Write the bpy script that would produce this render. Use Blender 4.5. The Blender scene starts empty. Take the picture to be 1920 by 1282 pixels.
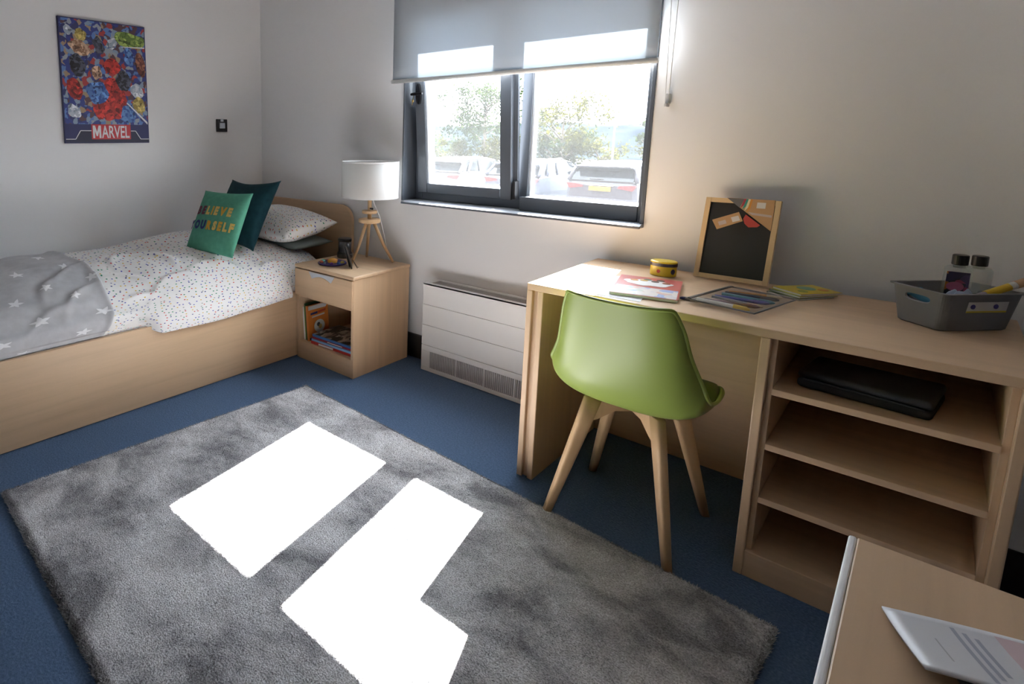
import bpy, bmesh, math, random
from mathutils import Vector, Matrix, noise
random.seed(7)
SC = bpy.context.scene
COL = SC.collection
PI = math.pi

# ------------------------------------------------------------------ camera
# shift-lens view: focal length and principal point recovered from the room's vanishing points
W, H, F = 1920.0, 1282.0, 1095.8
PPX, PPY = 602.1, 427.6
cam_d = bpy.data.cameras.new('camera'); cam = bpy.data.objects.new('camera', cam_d); COL.objects.link(cam)
cam_d.sensor_fit = 'HORIZONTAL'; cam_d.sensor_width = 36.0
cam_d.lens = F / W * 36.0
cam_d.shift_x = (W / 2 - PPX) / W
cam_d.shift_y = -(H / 2 - PPY) / W
cam_d.clip_start = 0.02; cam_d.clip_end = 2000
def _dir(v):
    a = Vector((v[0] - PPX, v[1] - PPY, F)); return a.normalized()
ax = -_dir((-450.7, 251.4)); ay = _dir((1771.4, 255.7)); az = -_dir((588.8, 7324.0))
az = (az - ax * az.dot(ax)).normalized(); ay = az.cross(ax) * (1 if az.cross(ax).dot(ay) > 0 else -1)
# rows of the camera axes in the world
right = Vector((ax.x, ay.x, az.x)); down = Vector((ax.y, ay.y, az.y)); fwd = Vector((ax.z, ay.z, az.z))
m3 = Matrix((right, -down, -fwd)).transposed()
cam.matrix_world = Matrix.Translation((0, 0, 1.275)) @ m3.to_4x4()
SC.camera = cam

# ------------------------------------------------------------------ light
SUN_DIR = Vector((-0.122, 0.731, 0.671)).normalized()
sd = bpy.data.lights.new('sun', 'SUN'); sd.energy = 62.0; sd.angle = math.radians(0.55); sd.color = (1.0, 0.97, 0.935)
sun = bpy.data.objects.new('sun', sd); COL.objects.link(sun); sun.location = (-3, 14, 12)
sun.rotation_euler = SUN_DIR.to_track_quat('Z', 'Y').to_euler()
world = bpy.data.worlds.new('sky'); SC.world = world; world.use_nodes = True
bg = world.node_tree.nodes['Background']; bg.inputs[0].default_value = (0.82, 0.91, 1.0, 1); bg.inputs[1].default_value = 8.5
SC.view_settings.view_transform = 'Standard'; SC.view_settings.look = 'None'
SC.view_settings.gamma = 1.0; SC.view_settings.use_curve_mapping = False
SC.view_settings.exposure = 1.30

# ------------------------------------------------------------------ helpers
def prop(o, label=None, cat=None, group=None, kind=None):
    if label: o['label'] = label
    if cat: o['category'] = cat
    if group: o['group'] = group
    if kind: o['kind'] = kind
    return o
def thing(name, label, cat, loc=(0, 0, 0), rz=0.0, group=None, kind=None):
    o = bpy.data.objects.new(name, None); COL.objects.link(o); o.empty_display_size = 0.05
    o.location = loc; o.rotation_euler = (0, 0, rz)
    return prop(o, label, cat, group, kind)
def fin(name, bm, mat, parent=None, smooth=False):
    me = bpy.data.meshes.new(name); bm.normal_update(); bm.to_mesh(me); bm.free()
    return link(name, me, mat, parent, smooth)
def link(name, me, mat, parent=None, smooth=False):
    o = bpy.data.objects.new(name, me); COL.objects.link(o)
    if mat:
        me.materials.clear(); me.materials.append(mat)
    if smooth:
        me.polygons.foreach_set('use_smooth', [True] * len(me.polygons)); me.update()
    if parent: o.parent = parent
    return o
def box(bm, x0, x1, y0, y1, z0, z1, bev=0.0, seg=2, M=None):
    t = bmesh.new(); bmesh.ops.create_cube(t, size=1.0)
    for v in t.verts:
        v.co = Vector((x0 + (v.co.x + .5) * (x1 - x0), y0 + (v.co.y + .5) * (y1 - y0), z0 + (v.co.z + .5) * (z1 - z0)))
    if bev > 0:
        bmesh.ops.bevel(t, geom=list(t.edges) , offset=bev, segments=seg, profile=.5, affect='EDGES', clamp_overlap=True)
    if M is not None: bmesh.ops.transform(t, matrix=M, verts=t.verts)
    me = bpy.data.meshes.new('t'); t.to_mesh(me); t.free(); bm.from_mesh(me); bpy.data.meshes.remove(me)
    return bm
def B(name, x0, x1, y0, y1, z0, z1, mat, parent=None, bev=0.002, seg=2, M=None):
    return fin(name, box(bmesh.new(), x0, x1, y0, y1, z0, z1, bev, seg, M), mat, parent)
def tube(bm, pts, rad, n=10, cap=True):
    pts = [Vector(p) for p in pts]; rad = rad if isinstance(rad, (list, tuple)) else [rad] * len(pts)
    rings = []; up = None
    for i, p in enumerate(pts):
        d = (pts[min(i + 1, len(pts) - 1)] - pts[max(i - 1, 0)]).normalized()
        if up is None: up = Vector((0, 0, 1)) if abs(d.z) < .9 else Vector((1, 0, 0))
        a = d.cross(up).normalized(); b = a.cross(d).normalized(); up = b
        rings.append([bm.verts.new(p + (a * math.cos(2 * PI * k / n) + b * math.sin(2 * PI * k / n)) * rad[i]) for k in range(n)])
    for r0, r1 in zip(rings, rings[1:]):
        for k in range(n): bm.faces.new((r0[k], r0[(k + 1) % n], r1[(k + 1) % n], r1[k]))
    if cap: bm.faces.new(rings[0][::-1]); bm.faces.new(rings[-1])
    return bm
def lathe(bm, prof, c=(0, 0, 0), n=32, sx=1.0, sy=1.0, capb=True, capt=True):
    rings = [[bm.verts.new((c[0] + r * sx * math.cos(2 * PI * k / n), c[1] + r * sy * math.sin(2 * PI * k / n), c[2] + z)) for k in range(n)] for r, z in prof]
    for r0, r1 in zip(rings, rings[1:]):
        for k in range(n): bm.faces.new((r0[k], r0[(k + 1) % n], r1[(k + 1) % n], r1[k]))
    if capb: bm.faces.new(rings[0][::-1])
    if capt: bm.faces.new(rings[-1])
    return bm
def prism(bm, poly, h0, h1, M=None, axis='z'):
    """extrude a 2-D polygon; axis = direction of extrusion"""
    def co(p, h):
        v = {'z': Vector((p[0], p[1], h)), 'y': Vector((p[0], h, p[1])), 'x': Vector((h, p[0], p[1]))}[axis]
        return M @ v if M is not None else v
    a = [bm.verts.new(co(p, h0)) for p in poly]; b = [bm.verts.new(co(p, h1)) for p in poly]
    n = len(poly); fs = [bm.faces.new(a), bm.faces.new(b[::-1])]
    for i in range(n): fs.append(bm.faces.new((a[i], b[i], b[(i + 1) % n], a[(i + 1) % n])))
    bmesh.ops.recalc_face_normals(bm, faces=fs)
    return bm
def grid(name, fn, nu, nv, mat, parent=None, uvs=None, thick=0.0, closed=False, smooth=True):
    vs = [fn(i / nu, j / nv) for j in range(nv + 1) for i in range(nu + 1)]
    fs = [(j * (nu + 1) + i, j * (nu + 1) + i + 1, (j + 1) * (nu + 1) + i + 1, (j + 1) * (nu + 1) + i) for j in range(nv) for i in range(nu)]
    me = bpy.data.meshes.new(name); me.from_pydata([tuple(v) for v in vs], [], fs)
    if uvs:
        ul = me.uv_layers.new(name='UVMap'); k = 0
        for f in fs:
            for vi in f:
                ul.data[k].uv = uvs((vi % (nu + 1)) / nu, (vi // (nu + 1)) / nv); k += 1
    me.update(); o = link(name, me, mat, parent, smooth)
    if thick:
        md = o.modifiers.new('solid', 'SOLIDIFY'); md.thickness = thick; md.offset = -1
    return o
def text_mesh(s, size=1.0, offset=0.0, xs=1.0):
    """lettering as flat polygons, centred on the origin in x/y; returns (verts, faces)"""
    c = bpy.data.curves.new('t', 'FONT'); c.body = s; c.size = size; c.offset = offset; c.align_x = 'CENTER'; c.align_y = 'CENTER'; c.resolution_u = 3
    o = bpy.data.objects.new('t', c); COL.objects.link(o)
    dg = bpy.context.evaluated_depsgraph_get(); dg.update()
    me = bpy.data.meshes.new_from_object(o.evaluated_get(dg)); vs = [Vector((v.co.x * xs, v.co.y, 0)) for v in me.vertices]; fs = [tuple(p.vertices) for p in me.polygons]
    bpy.data.objects.remove(o); bpy.data.curves.remove(c); bpy.data.meshes.remove(me)
    return vs, fs
def from_vf(name, vs, fs, mat, parent=None, smooth=False):
    me = bpy.data.meshes.new(name); me.from_pydata([tuple(v) for v in vs], [], fs); me.update()
    return link(name, me, mat, parent, smooth)
def spline(pts, t):
    """Catmull-Rom through equally spaced points, t in 0..1"""
    n = len(pts) - 1; f = min(max(t, 0), 1) * n; i = min(int(f), n - 1); u = f - i
    p = [Vector(pts[min(max(k, 0), n)]) for k in (i - 1, i, i + 1, i + 2)]
    return .5 * ((2 * p[1]) + (p[2] - p[0]) * u + (2 * p[0] - 5 * p[1] + 4 * p[2] - p[3]) * u * u + (3 * p[1] - p[0] - 3 * p[2] + p[3]) * u ** 3)
def lerp_tab(tab, x):
    if x <= tab[0][0]: return tab[0][1]
    for (a, va), (b, vb) in zip(tab, tab[1:]):
        if x <= b:
            t = (x - a) / (b - a); t = t * t * (3 - 2 * t); return va + (vb - va) * t
    return tab[-1][1]
def frame_matrix(origin, yaw, tilt, roll=0.0):
    return Matrix.Translation(origin) @ Matrix.Rotation(yaw, 4, 'Z') @ Matrix.Rotation(tilt, 4, 'X') @ Matrix.Rotation(roll, 4, 'Y')

# ------------------------------------------------------------------ materials
MATS = {}
def mat(name, col, rough=0.5, metal=0.0, bump=None, spec=0.5, **kw):
    if name in MATS: return MATS[name]
    m = bpy.data.materials.new(name); m.use_nodes = True; nt = m.node_tree; p = nt.nodes['Principled BSDF']
    p.inputs['Base Color'].default_value = (*col, 1); p.inputs['Roughness'].default_value = rough; p.inputs['Metallic'].default_value = metal
    p.inputs['Specular IOR Level'].default_value = spec
    for k, v in kw.items(): p.inputs[k].default_value = v
    if bump:
        sc, st, di = bump; tc = nt.nodes.new('ShaderNodeTexCoord'); nz = nt.nodes.new('ShaderNodeTexNoise'); nz.inputs['Scale'].default_value = sc; nz.inputs['Detail'].default_value = 3
        bp = nt.nodes.new('ShaderNodeBump'); bp.inputs['Strength'].default_value = st; bp.inputs['Distance'].default_value = di
        nt.links.new(tc.outputs['Object'], nz.inputs['Vector']); nt.links.new(nz.outputs['Fac'], bp.inputs['Height']); nt.links.new(bp.outputs[0], p.inputs['Normal'])
    MATS[name] = m; return m
def ramp(nt, stops, interp='LINEAR'):
    r = nt.nodes.new('ShaderNodeValToRGB'); e = r.color_ramp.elements; r.color_ramp.interpolation = interp
    while len(e) < len(stops): e.new(0.5)
    for el, (p, c) in zip(e, stops): el.position = p; el.color = (*c, 1)
    return r
def noise_mat(name, stops, scale=(1, 1, 1), nscale=1.0, detail=4, rough=.6, bump=0.0, bdist=.001, nrough=.55, spec=.5, dist=0.0, fine=None):
    m = bpy.data.materials.new(name); m.use_nodes = True; nt = m.node_tree; p = nt.nodes['Principled BSDF']
    tc = nt.nodes.new('ShaderNodeTexCoord'); mp = nt.nodes.new('ShaderNodeMapping'); mp.inputs['Scale'].default_value = scale
    nz = nt.nodes.new('ShaderNodeTexNoise'); nz.inputs['Scale'].default_value = nscale; nz.inputs['Detail'].default_value = detail; nz.inputs['Roughness'].default_value = nrough; nz.inputs['Distortion'].default_value = dist
    r = ramp(nt, stops); L = nt.links.new
    L(tc.outputs['Object'], mp.inputs[0]); L(mp.outputs[0], nz.inputs['Vector']); L(nz.outputs['Fac'], r.inputs[0])
    out = r.outputs[0]
    hgt = nz.outputs['Fac']
    if fine:
        n2 = nt.nodes.new('ShaderNodeTexNoise'); n2.inputs['Scale'].default_value = fine[0]; n2.inputs['Detail'].default_value = 2
        L(tc.outputs['Object'], n2.inputs['Vector'])
        r2 = ramp(nt, [(.3, (1 - fine[1],) * 3), (.7, (1 + fine[1],) * 3)]); L(n2.outputs['Fac'], r2.inputs[0])
        mx = nt.nodes.new('ShaderNodeMix'); mx.data_type = 'RGBA'; mx.blend_type = 'MULTIPLY'; mx.inputs[0].default_value = 1
        L(out, mx.inputs[6]); L(r2.outputs[0], mx.inputs[7]); out = mx.outputs[2]; hgt = n2.outputs['Fac']
    L(out, p.inputs['Base Color']); p.inputs['Roughness'].default_value = rough; p.inputs['Specular IOR Level'].default_value = spec
    if bump:
        bp = nt.nodes.new('ShaderNodeBump'); bp.inputs['Strength'].default_value = bump; bp.inputs['Distance'].default_value = bdist
        L(hgt, bp.inputs['Height']); L(bp.outputs[0], p.inputs['Normal'])
    MATS[name] = m; return m
def wood(name, axis, base=(0.60, 0.418, 0.262), var=.10, rough=.42):
    s = [26, 26, 26]; s['xyz'.index(axis)] = 1.1
    d = tuple(c * (1 - var) for c in base); l = tuple(min(1, c * (1 + var * .7)) for c in base)
    return noise_mat(name, [(.3, d), (.5, base), (.72, l)], tuple(s), 1.0, 5, rough, .02, .0006, .6, .4)
WX = wood('beech_laminate_grain_x', 'x'); WY = wood('beech_laminate_grain_y', 'y'); WZ = wood('beech_laminate_grain_z', 'z')
WEDGE = wood('beech_edge_banding', 'x', (0.64, 0.47, 0.31), .05)
OAK = wood('pale_oak', 'z', (0.60, 0.40, 0.22), .12, .5)
M_wall = mat('painted_plaster', (0.77, 0.77, 0.775), .85, bump=(60, .05, .002), spec=.25)
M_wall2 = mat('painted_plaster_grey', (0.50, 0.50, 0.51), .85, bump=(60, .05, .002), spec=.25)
M_ceil = mat('ceiling_paint', (0.80, 0.80, 0.79), .9)
M_carpet = noise_mat('blue_loop_carpet', [(.25, (.055, .098, .170)), (.55, (.088, .140, .240)), (.8, (.13, .19, .305))], (1, 1, 1), 140, 3, .95, .8, .004, .6, .1)
M_skirt = mat('black_skirting', (.018, .019, .021), .45)
M_rug = noise_mat('grey_shag', [(.37, (.24, .24, .255)), (.46, (.40, .40, .42)), (.54, (.54, .54, .56)), (.64, (.68, .68, .705))], (1, 1.3, 1), 4.2, 7, .97, .9, .006,   .64, .05, .35, fine=(220, .38))
M_white = mat('white_enamel', (.80, .80, .79), .35)
M_alu = mat('anthracite_aluminium', (.095, .108, .128), .25, .0, spec=.7)
M_black = mat('black_plastic', (.012, .012, .014), .35)
M_metal = mat('brushed_steel', (.60, .61, .62), .32, 1.0)
M_silver = mat('satin_silver', (.52, .55, .60), .4, .3)
M_paper = mat('white_paper', (.80, .80, .81), .8)
M_green = mat('lime_green_plastic', (.27, .35, .075), .36, spec=.45)
M_grey = mat('grey_plastic', (.20, .205, .21), .5)

def glass_mat(name, haze=.03, tint=(1, 1, 1), hazecol=(.9, .95, 1), gloss=.06):
    m = bpy.data.materials.new(name); m.use_nodes = True; nt = m.node_tree; nt.nodes.clear(); L = nt.links.new
    out = nt.nodes.new('ShaderNodeOutputMaterial'); tr = nt.nodes.new('ShaderNodeBsdfTransparent'); tr.inputs[0].default_value = (*tint, 1)
    gl = nt.nodes.new('ShaderNodeBsdfGlossy'); gl.inputs['Roughness'].default_value = .03
    tl = nt.nodes.new('ShaderNodeBsdfTranslucent'); tl.inputs[0].default_value = (*hazecol, 1)
    m1 = nt.nodes.new('ShaderNodeMixShader'); m1.inputs[0].default_value = gloss; m2 = nt.nodes.new('ShaderNodeMixShader'); m2.inputs[0].default_value = haze
    L(tr.outputs[0], m1.inputs[1]); L(gl.outputs[0], m1.inputs[2]); L(m1.outputs[0], m2.inputs[1]); L(tl.outputs[0], m2.inputs[2]); L(m2.outputs[0], out.inputs[0])
    MATS[name] = m; return m
M_pane = glass_mat('glare_veil_window_glass', .006)  # faint translucent share stands in for veiling glare over the outside view
M_clear = glass_mat('clear_plastic', .16, (.90, .91, .93), (.8, .82, .84), .10)
M_clearb = glass_mat('clear_bottle_plastic', .25, (.92, .94, .93), (.75, .78, .76), .10)

def fabric_mat(name, col, transl, tcol=None):
    m = bpy.data.materials.new(name); m.use_nodes = True; nt = m.node_tree; nt.nodes.clear(); L = nt.links.new
    out = nt.nodes.new('ShaderNodeOutputMaterial'); df = nt.nodes.new('ShaderNodeBsdfDiffuse'); df.inputs[0].default_value = (*col, 1)
    tl = nt.nodes.new('ShaderNodeBsdfTranslucent'); tl.inputs[0].default_value = (*(tcol or col), 1)
    mx = nt.nodes.new('ShaderNodeMixShader'); mx.inputs[0].default_value = transl
    tc = nt.nodes.new('ShaderNodeTexCoord'); wv = nt.nodes.new('ShaderNodeTexNoise'); wv.inputs['Scale'].default_value = 600
    bp = nt.nodes.new('ShaderNodeBump'); bp.inputs['Strength'].default_value = .15; bp.inputs['Distance'].default_value = .001
    L(tc.outputs['Object'], wv.inputs['Vector']); L(wv.outputs['Fac'], bp.inputs['Height']); L(bp.outputs[0], df.inputs['Normal'])
    L(df.outputs[0], mx.inputs[1]); L(tl.outputs[0], mx.inputs[2]); L(mx.outputs[0], out.inputs[0]); MATS[name] = m; return m
M_blind = fabric_mat('blue_grey_blind_fabric', (.60, .64, .68), .24, (.66, .73, .79))
M_shade = fabric_mat('white_lampshade_fabric', (.85, .84, .82), .30)

def dots_mat(name, base=(.80, .79, .78), scale=34, r=.15):
    m = bpy.data.materials.new(name); m.use_nodes = True; nt = m.node_tree; p = nt.nodes['Principled BSDF']; L = nt.links.new
    uv = nt.nodes.new('ShaderNodeUVMap'); vo = nt.nodes.new('ShaderNodeTexVoronoi'); vo.voronoi_dimensions = '2D'; vo.inputs['Scale'].default_value = scale; vo.inputs['Randomness'].default_value = .85
    lt = nt.nodes.new('ShaderNodeMath'); lt.operation = 'LESS_THAN'; lt.inputs[1].default_value = r
    sp = nt.nodes.new('ShaderNodeSeparateColor')
    r_ = ramp(nt, [(0, (.02, .04, .22)), (.2, (.60, .05, .04)), (.38, (.70, .45, .04)), (.54, (.03, .26, .14)), (.70, (.08, .10, .45)), (.85, (.35, .34, .33))], 'CONSTANT')
    mx = nt.nodes.new('ShaderNodeMix'); mx.data_type = 'RGBA'; mx.inputs[6].default_value = (*base, 1)
    L(uv.outputs[0], vo.inputs['Vector']); L(vo.outputs['Distance'], lt.inputs[0]); L(vo.outputs['Color'], sp.inputs[0]); L(sp.outputs[0], r_.inputs[0])
    L(lt.outputs[0], mx.inputs[0]); L(r_.outputs[0], mx.inputs[7]); L(mx.outputs[2], p.inputs['Base Color'])
    p.inputs['Roughness'].default_value = .9; p.inputs['Specular IOR Level'].default_value = .15; MATS[name] = m; return m
M_dots = dots_mat('white_cotton_with_coloured_dots')
def print_mat(name, stops, scale=40, rough=.35, coord='Object', rnd=1.0, mapping=(1, 1, 1)):
    """flat colour print: irregular patches"""
    m = bpy.data.materials.new(name); m.use_nodes = True; nt = m.node_tree; p = nt.nodes['Principled BSDF']; L = nt.links.new
    tc = nt.nodes.new('ShaderNodeTexCoord'); mp = nt.nodes.new('ShaderNodeMapping'); mp.inputs['Scale'].default_value = mapping
    nz = nt.nodes.new('ShaderNodeTexNoise'); nz.inputs['Scale'].default_value = scale * .5; nz.inputs['Detail'].default_value = 3
    mxv = nt.nodes.new('ShaderNodeMix'); mxv.data_type = 'RGBA'; mxv.inputs[0].default_value = .05
    vo = nt.nodes.new('ShaderNodeTexVoronoi'); vo.inputs['Scale'].default_value = scale; vo.inputs['Randomness'].default_value = rnd
    sp = nt.nodes.new('ShaderNodeSeparateColor'); r_ = ramp(nt, stops, 'CONSTANT')
    L(tc.outputs[coord], mp.inputs[0]); L(mp.outputs[0], nz.inputs['Vector']); L(mp.outputs[0], mxv.inputs[6]); L(nz.outputs['Color'], mxv.inputs[7])
    L(mxv.outputs[2], vo.inputs['Vector']); L(vo.outputs['Color'], sp.inputs[0]); L(sp.outputs[0], r_.inputs[0]); L(r_.outputs[0], p.inputs['Base Color'])
    p.inputs['Roughness'].default_value = rough; MATS[name] = m; return m

# ------------------------------------------------------------------ room shell
XL, YW, XR, YB, ZC = -3.409, 2.64, 2.0, -3.0, 2.60
WX0, WX1, WZ0, WZ1 = -2.107, -.824, .895, 2.13
def shell(name, bm, m): return prop(fin(name, bm, m), kind='structure')
prop(B('floor', XL - .1, XR + .1, YB - .1, YW + .22, -.12, 0, M_carpet, bev=0), 'dark blue loop carpet covering the whole floor', kind='structure')
prop(B('ceiling', XL - .1, XR + .1, YB - .1, YW + .22, ZC, ZC + .1, M_ceil, bev=0), 'white painted ceiling above the room', kind='structure')
bm = bmesh.new()
for bx in ((-40, WX0, -1.08, 9), (WX1, 25, -1.08, 9), (WX0, WX1, -1.08, WZ0), (WX0, WX1, WZ1, 9)): box(bm, bx[0], bx[1], YW + .22, YW + .30, bx[2], bx[3])
prop(fin('wall_outside', bm, noise_mat('dark_sky_block_facade', [(.4, (.10, .055, .045)), (.6, (.14, .08, .06))], (1, 1, 3), 6, 3, .9)), 'unseen dark outer face of the building, added to block sky light', kind='structure')  # unseen facade added to keep sky light off car rears and trees
prop(B('wall_left', XL - .1, XL, YB - .1, YW + .22, 0, ZC, M_wall, bev=0), 'pale grey painted wall behind the bed', kind='structure')
prop(B('wall_right', XR, XR + .1, YB - .1, YW + .22, 0, ZC, M_wall2, bev=0), 'pale grey painted wall on the right', kind='structure')
prop(B('wall_back', XL, XR, YB - .1, YB, 0, ZC, M_wall2, bev=0), 'pale grey painted wall opposite the window', kind='structure')
bm = bmesh.new()
box(bm, XL, WX0, YW, YW + .22, 0, ZC); box(bm, WX1, XR, YW, YW + .22, 0, ZC); box(bm, WX0, WX1, YW, YW + .22, 0, WZ0); box(bm, WX0, WX1, YW, YW + .22, WZ1, ZC)
prop(shell('wall_window', bm, M_wall), 'pale grey painted wall with the window opening')
prop(B('wall_pier', .222, XR, 2.41, YW, 0, ZC, M_wall, bev=.002), 'boxed out stretch of pale wall beside the desk end', kind='structure')
bm = bmesh.new(); box(bm, XL + .012, .222, YW - .012, YW, 0, .14, .003); prop(shell('baseboard_window', bm, M_skirt), 'black skirting along the window wall')
bm = bmesh.new(); box(bm, .21, XR, 2.398, 2.41, 0, .14, .003); box(bm, .21, .222, 2.41, YW - .012, 0, .14, .003); prop(shell('baseboard_pier', bm, M_skirt), 'black skirting round the boxed out wall beside the desk')
bm = bmesh.new(); box(bm, XL, XL + .012, YB, YW, 0, .14, .003); prop(shell('baseboard_left', bm, M_skirt), 'black skirting along the wall behind the bed')

# ------------------------------------------------------------------ window
win = thing('window_1', 'anthracite window of two lights, the left sash tilted open', None, (WX0, YW, WZ0), kind='structure')
def WP(name, x0, x1, y0, y1, z0, z1, m=M_alu, par=win, bev=.003):   # world-coordinate box under the window
    return B(name, x0 - WX0, x1 - WX0, y0 - YW, y1 - YW, z0 - WZ0, z1 - WZ0, m, par, bev)
bm = bmesh.new()   # reveal lining with a small lip
def wb(x0, x1, y0, y1, z0, z1): box(bm, x0 - WX0, x1 - WX0, y0 - YW, y1 - YW, z0 - WZ0, z1 - WZ0, .002)
wb(WX0, WX0 + .012, 2.632, 2.86, WZ0, WZ1); wb(WX1 - .014, WX1, 2.632, 2.86, WZ0, WZ1); wb(WX0, WX1, 2.632, 2.86, WZ1 - .014, WZ1)
fin('reveal_lining', bm, M_alu, win)
prop(WP('sill', WX0, WX1, 2.63, 2.86, WZ0, WZ0 + .014, mat('sill_aluminium', (.30, .315, .34), .35, 0, spec=.6)), 'narrow grey metal sill')
bm = bmesh.new(); prism(bm, [(2.592 - YW, .896 - WZ0), (2.592 - YW, .904 - WZ0), (2.618 - YW, .911 - WZ0), (2.64 - YW, .911 - WZ0), (2.64 - YW, .896 - WZ0)], .038, WX1 - WX0, axis='x')
prop(fin('sill_nose', bm, mat('sill_aluminium', (.30, .315, .34), .35, 0, spec=.6), win), 'sloping front edge of the sill')
WP('sill_lip', WX0 + .036, WX1 + .002, 2.584, 2.5925, .8955, .9055, M_alu, win, .001)
FB = WZ0 + .014
WP('frame_jamb', WX0 + .012, -2.045, 2.75, 2.83, FB, WZ1 - .014); WP('frame_jamb', -.868, WX1 - .014, 2.69, 2.83, FB, WZ1 - .014)
WP('frame_rail', -2.045, -.868, 2.75, 2.83, FB, .962); WP('frame_rail', -2.045, -.868, 2.75, 2.83, 1.945, WZ1 - .014)
WP('mullion', -1.462, -1.408, 2.760, 2.83, FB, WZ1 - .014)
WP('glazing_bead', -1.408, -.868, 2.685, 2.83, FB, .978); WP('glazing_bead', -1.408, -.868, 2.72, 2.83, 1.94, 1.99)
prop(WP('pane', -1.43, -.86, 2.798, 2.804, .97, 1.95, M_pane, win, 0), 'clear fixed pane on the right')
M_bead = mat('pale_bead_sky_glint', (.50, .53, .57), .35)  # pale bead tone also stands in for sky reflected on the inner faces
prop(WP('glazing_bead', -1.408, -1.397, 2.768, 2.797, .978, 1.94, M_bead, win, .001), 'glazing bead with reflected sky in its pale tone')
# tilt-in sash, hinged along its bottom edge
sash = bpy.data.objects.new('sash', None); COL.objects.link(sash); sash.parent = win
sash.location = (0, 2.765 - YW, .955 - WZ0); sash.rotation_euler = (math.radians(5.2), 0, 0)
prop(sash, 'left opening sash tilted into the room')
def SP(name, x0, x1, y0, y1, z0, z1, m=M_alu, bev=.004): return B(name, x0 - WX0, x1 - WX0, y0 - 2.765, y1 - 2.765, z0 - .955, z1 - .955, m, sash, bev)
SP('stile', -2.052, -1.988, 2.715, 2.79, .958, 1.955); SP('stile_flange', -1.470, -1.447, 2.738, 2.757, .958, 1.955, M_alu, .002); SP('stile', -1.528, -1.468, 2.708, 2.757, .958, 1.955)
SP('rail', -1.988, -1.535, 2.715, 2.79, .958, 1.012); SP('rail', -1.988, -1.535, 2.715, 2.79, 1.90, 1.955)
prop(SP('glazing_bead', -1.988, -1.977, 2.722, 2.771, 1.012, 1.90, M_bead, .001), 'glazing bead with reflected sky in its pale tone'); SP('pane', -1.995, -1.528, 2.772, 2.777, 1.0, 1.91, M_pane, 0)
SP('hinge', -1.456, -1.440, 2.700, 2.74, .965, 1.055, M_black, .003)
bm = bmesh.new(); hx, hz = -2.022 - WX0, 1.508 - .955
for s, (w, d0, d1, h) in enumerate(((.015, -.064, -.05, .056),)):
    pl = [(hx + w * math.cos(a) , hz + h * math.sin(a) * (1 if abs(math.sin(a)) < 1 else 1)) for a in [2 * PI * k / 20 for k in range(20)]]
    prism(bm, pl, d0, d1, axis='y')
tube(bm, [(hx, -.06, hz), (hx, -.085, hz)], .008, 10)
tube(bm, [(hx - .03, -.085, hz), (hx, -.087, hz + .001), (hx + .045, -.085, hz + .002)], [.007, .009, .006], 10)
prop(fin('handle', bm, mat('matt_black_handle', (.006, .006, .008), .5, spec=.25), sash, False), 'black lever handle')
bm = bmesh.new(); tube(bm, [(hx - .02, -.075, hz - .006), (hx - .026, -.076, hz - .03)], .0015, 6); lathe(bm, [(.002, -.008), (.006, -.004), (.006, .004), (.002, .008)], (hx - .027, -.076, hz - .036), 8); tube(bm, [(hx - .028, -.076, hz - .04), (hx - .032, -.078, hz - .058)], .002, 6)
prop(fin('key', bm, mat('brass', (.65, .45, .15), .35, 1.0), sash), 'small brass key')

# ------------------------------------------------------------------ roller blind
BX0, BX1, BY, BZ = -2.122, -.802, 2.555, 1.565
bl = thing('roller_blind', 'blue-grey roller blind half lowered over the window', 'blind', (BX0, BY, BZ))
grid('fabric', lambda u, v: Vector((u * (BX1 - BX0), 0.0015 * math.sin(u * 5) * (1 - v), .008 + v * .80)), 20, 12, M_blind, bl, thick=.0006)
bm = bmesh.new(); tube(bm, [(-.006, 0, 0), (BX1 - BX0 + .004, 0, 0)], .011, 12); prop(fin('bottom_bar', bm, M_white, bl, True), 'white bottom bar')
bm = bmesh.new(); tube(bm, [(0, .025, .815), (BX1 - BX0, .025, .815)], .028, 16); fin('roller', bm, M_blind, bl, True)
for xx in (-.012, BX1 - BX0 + .002):
    B('bracket', xx, xx + .01, -.01, .085, .775, .86, M_white, bl)
ch = bmesh.new(); cx = BX1 - BX0 + .028
tube(ch, [(cx - .012, .03, .80), (cx - .012, .045, .3), (cx - .004, .055, -.128)], .0022, 6); tube(ch, [(cx + .016, .03, .80), (cx + .014, .045, .3), (cx + .008, .055, -.128)], .0022, 6)
prop(fin('bead_chain', ch, M_white, bl), 'white bead chain loop')
bm = bmesh.new(); box(bm, cx - .006, cx + .010, .06, .083, -.165, -.125, .003); box(bm, cx - .004, cx + .006, .047, .083, -.176, -.163, .002)
prop(fin('chain_tensioner', bm, mat('clear_grey_plastic', (.55, .56, .57), .3), bl), 'clear chain guide fixed to the wall')

# ------------------------------------------------------------------ fan convector heater
hx0, hx1, hy, hz1 = -1.842, -1.02, 2.512, .495
ht = thing('convector_heater', 'white wall convector heater with a slatted grille under the window', 'heater', (hx0, hy, 0))
wd, dp = hx1 - hx0, YW - .013 - hy
bm = bmesh.new(); box(bm, 0, wd, .003, dp, .012, hz1 - .012, .004); fin('body', bm, M_white, ht)
for z0, z1, d in ((.150, .262, .0), (.2625, .376, .0), (.3765, hz1, .0)):
    B('front_panel', 0, wd, -.004 + d, .012, z0 + .0006, z1 - .0006, M_white, ht, .0015)
bm = bmesh.new(); box(bm, 0, wd, -.004, .012, .118, .148, .0015); box(bm, 0, wd, -.004, .012, 0.004, .026, .0015); box(bm, 0, .055, -.004, .012, .026, .118, .0015); box(bm, wd - .055, wd, -.004, .012, .026, .118, .0015)
fin('lower_fascia', bm, M_white, ht)
B('grille_recess', .055, wd - .055, .004, .0045, .026, .118, mat('grille_dark', (.05, .05, .05), .6), ht, 0)
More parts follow.
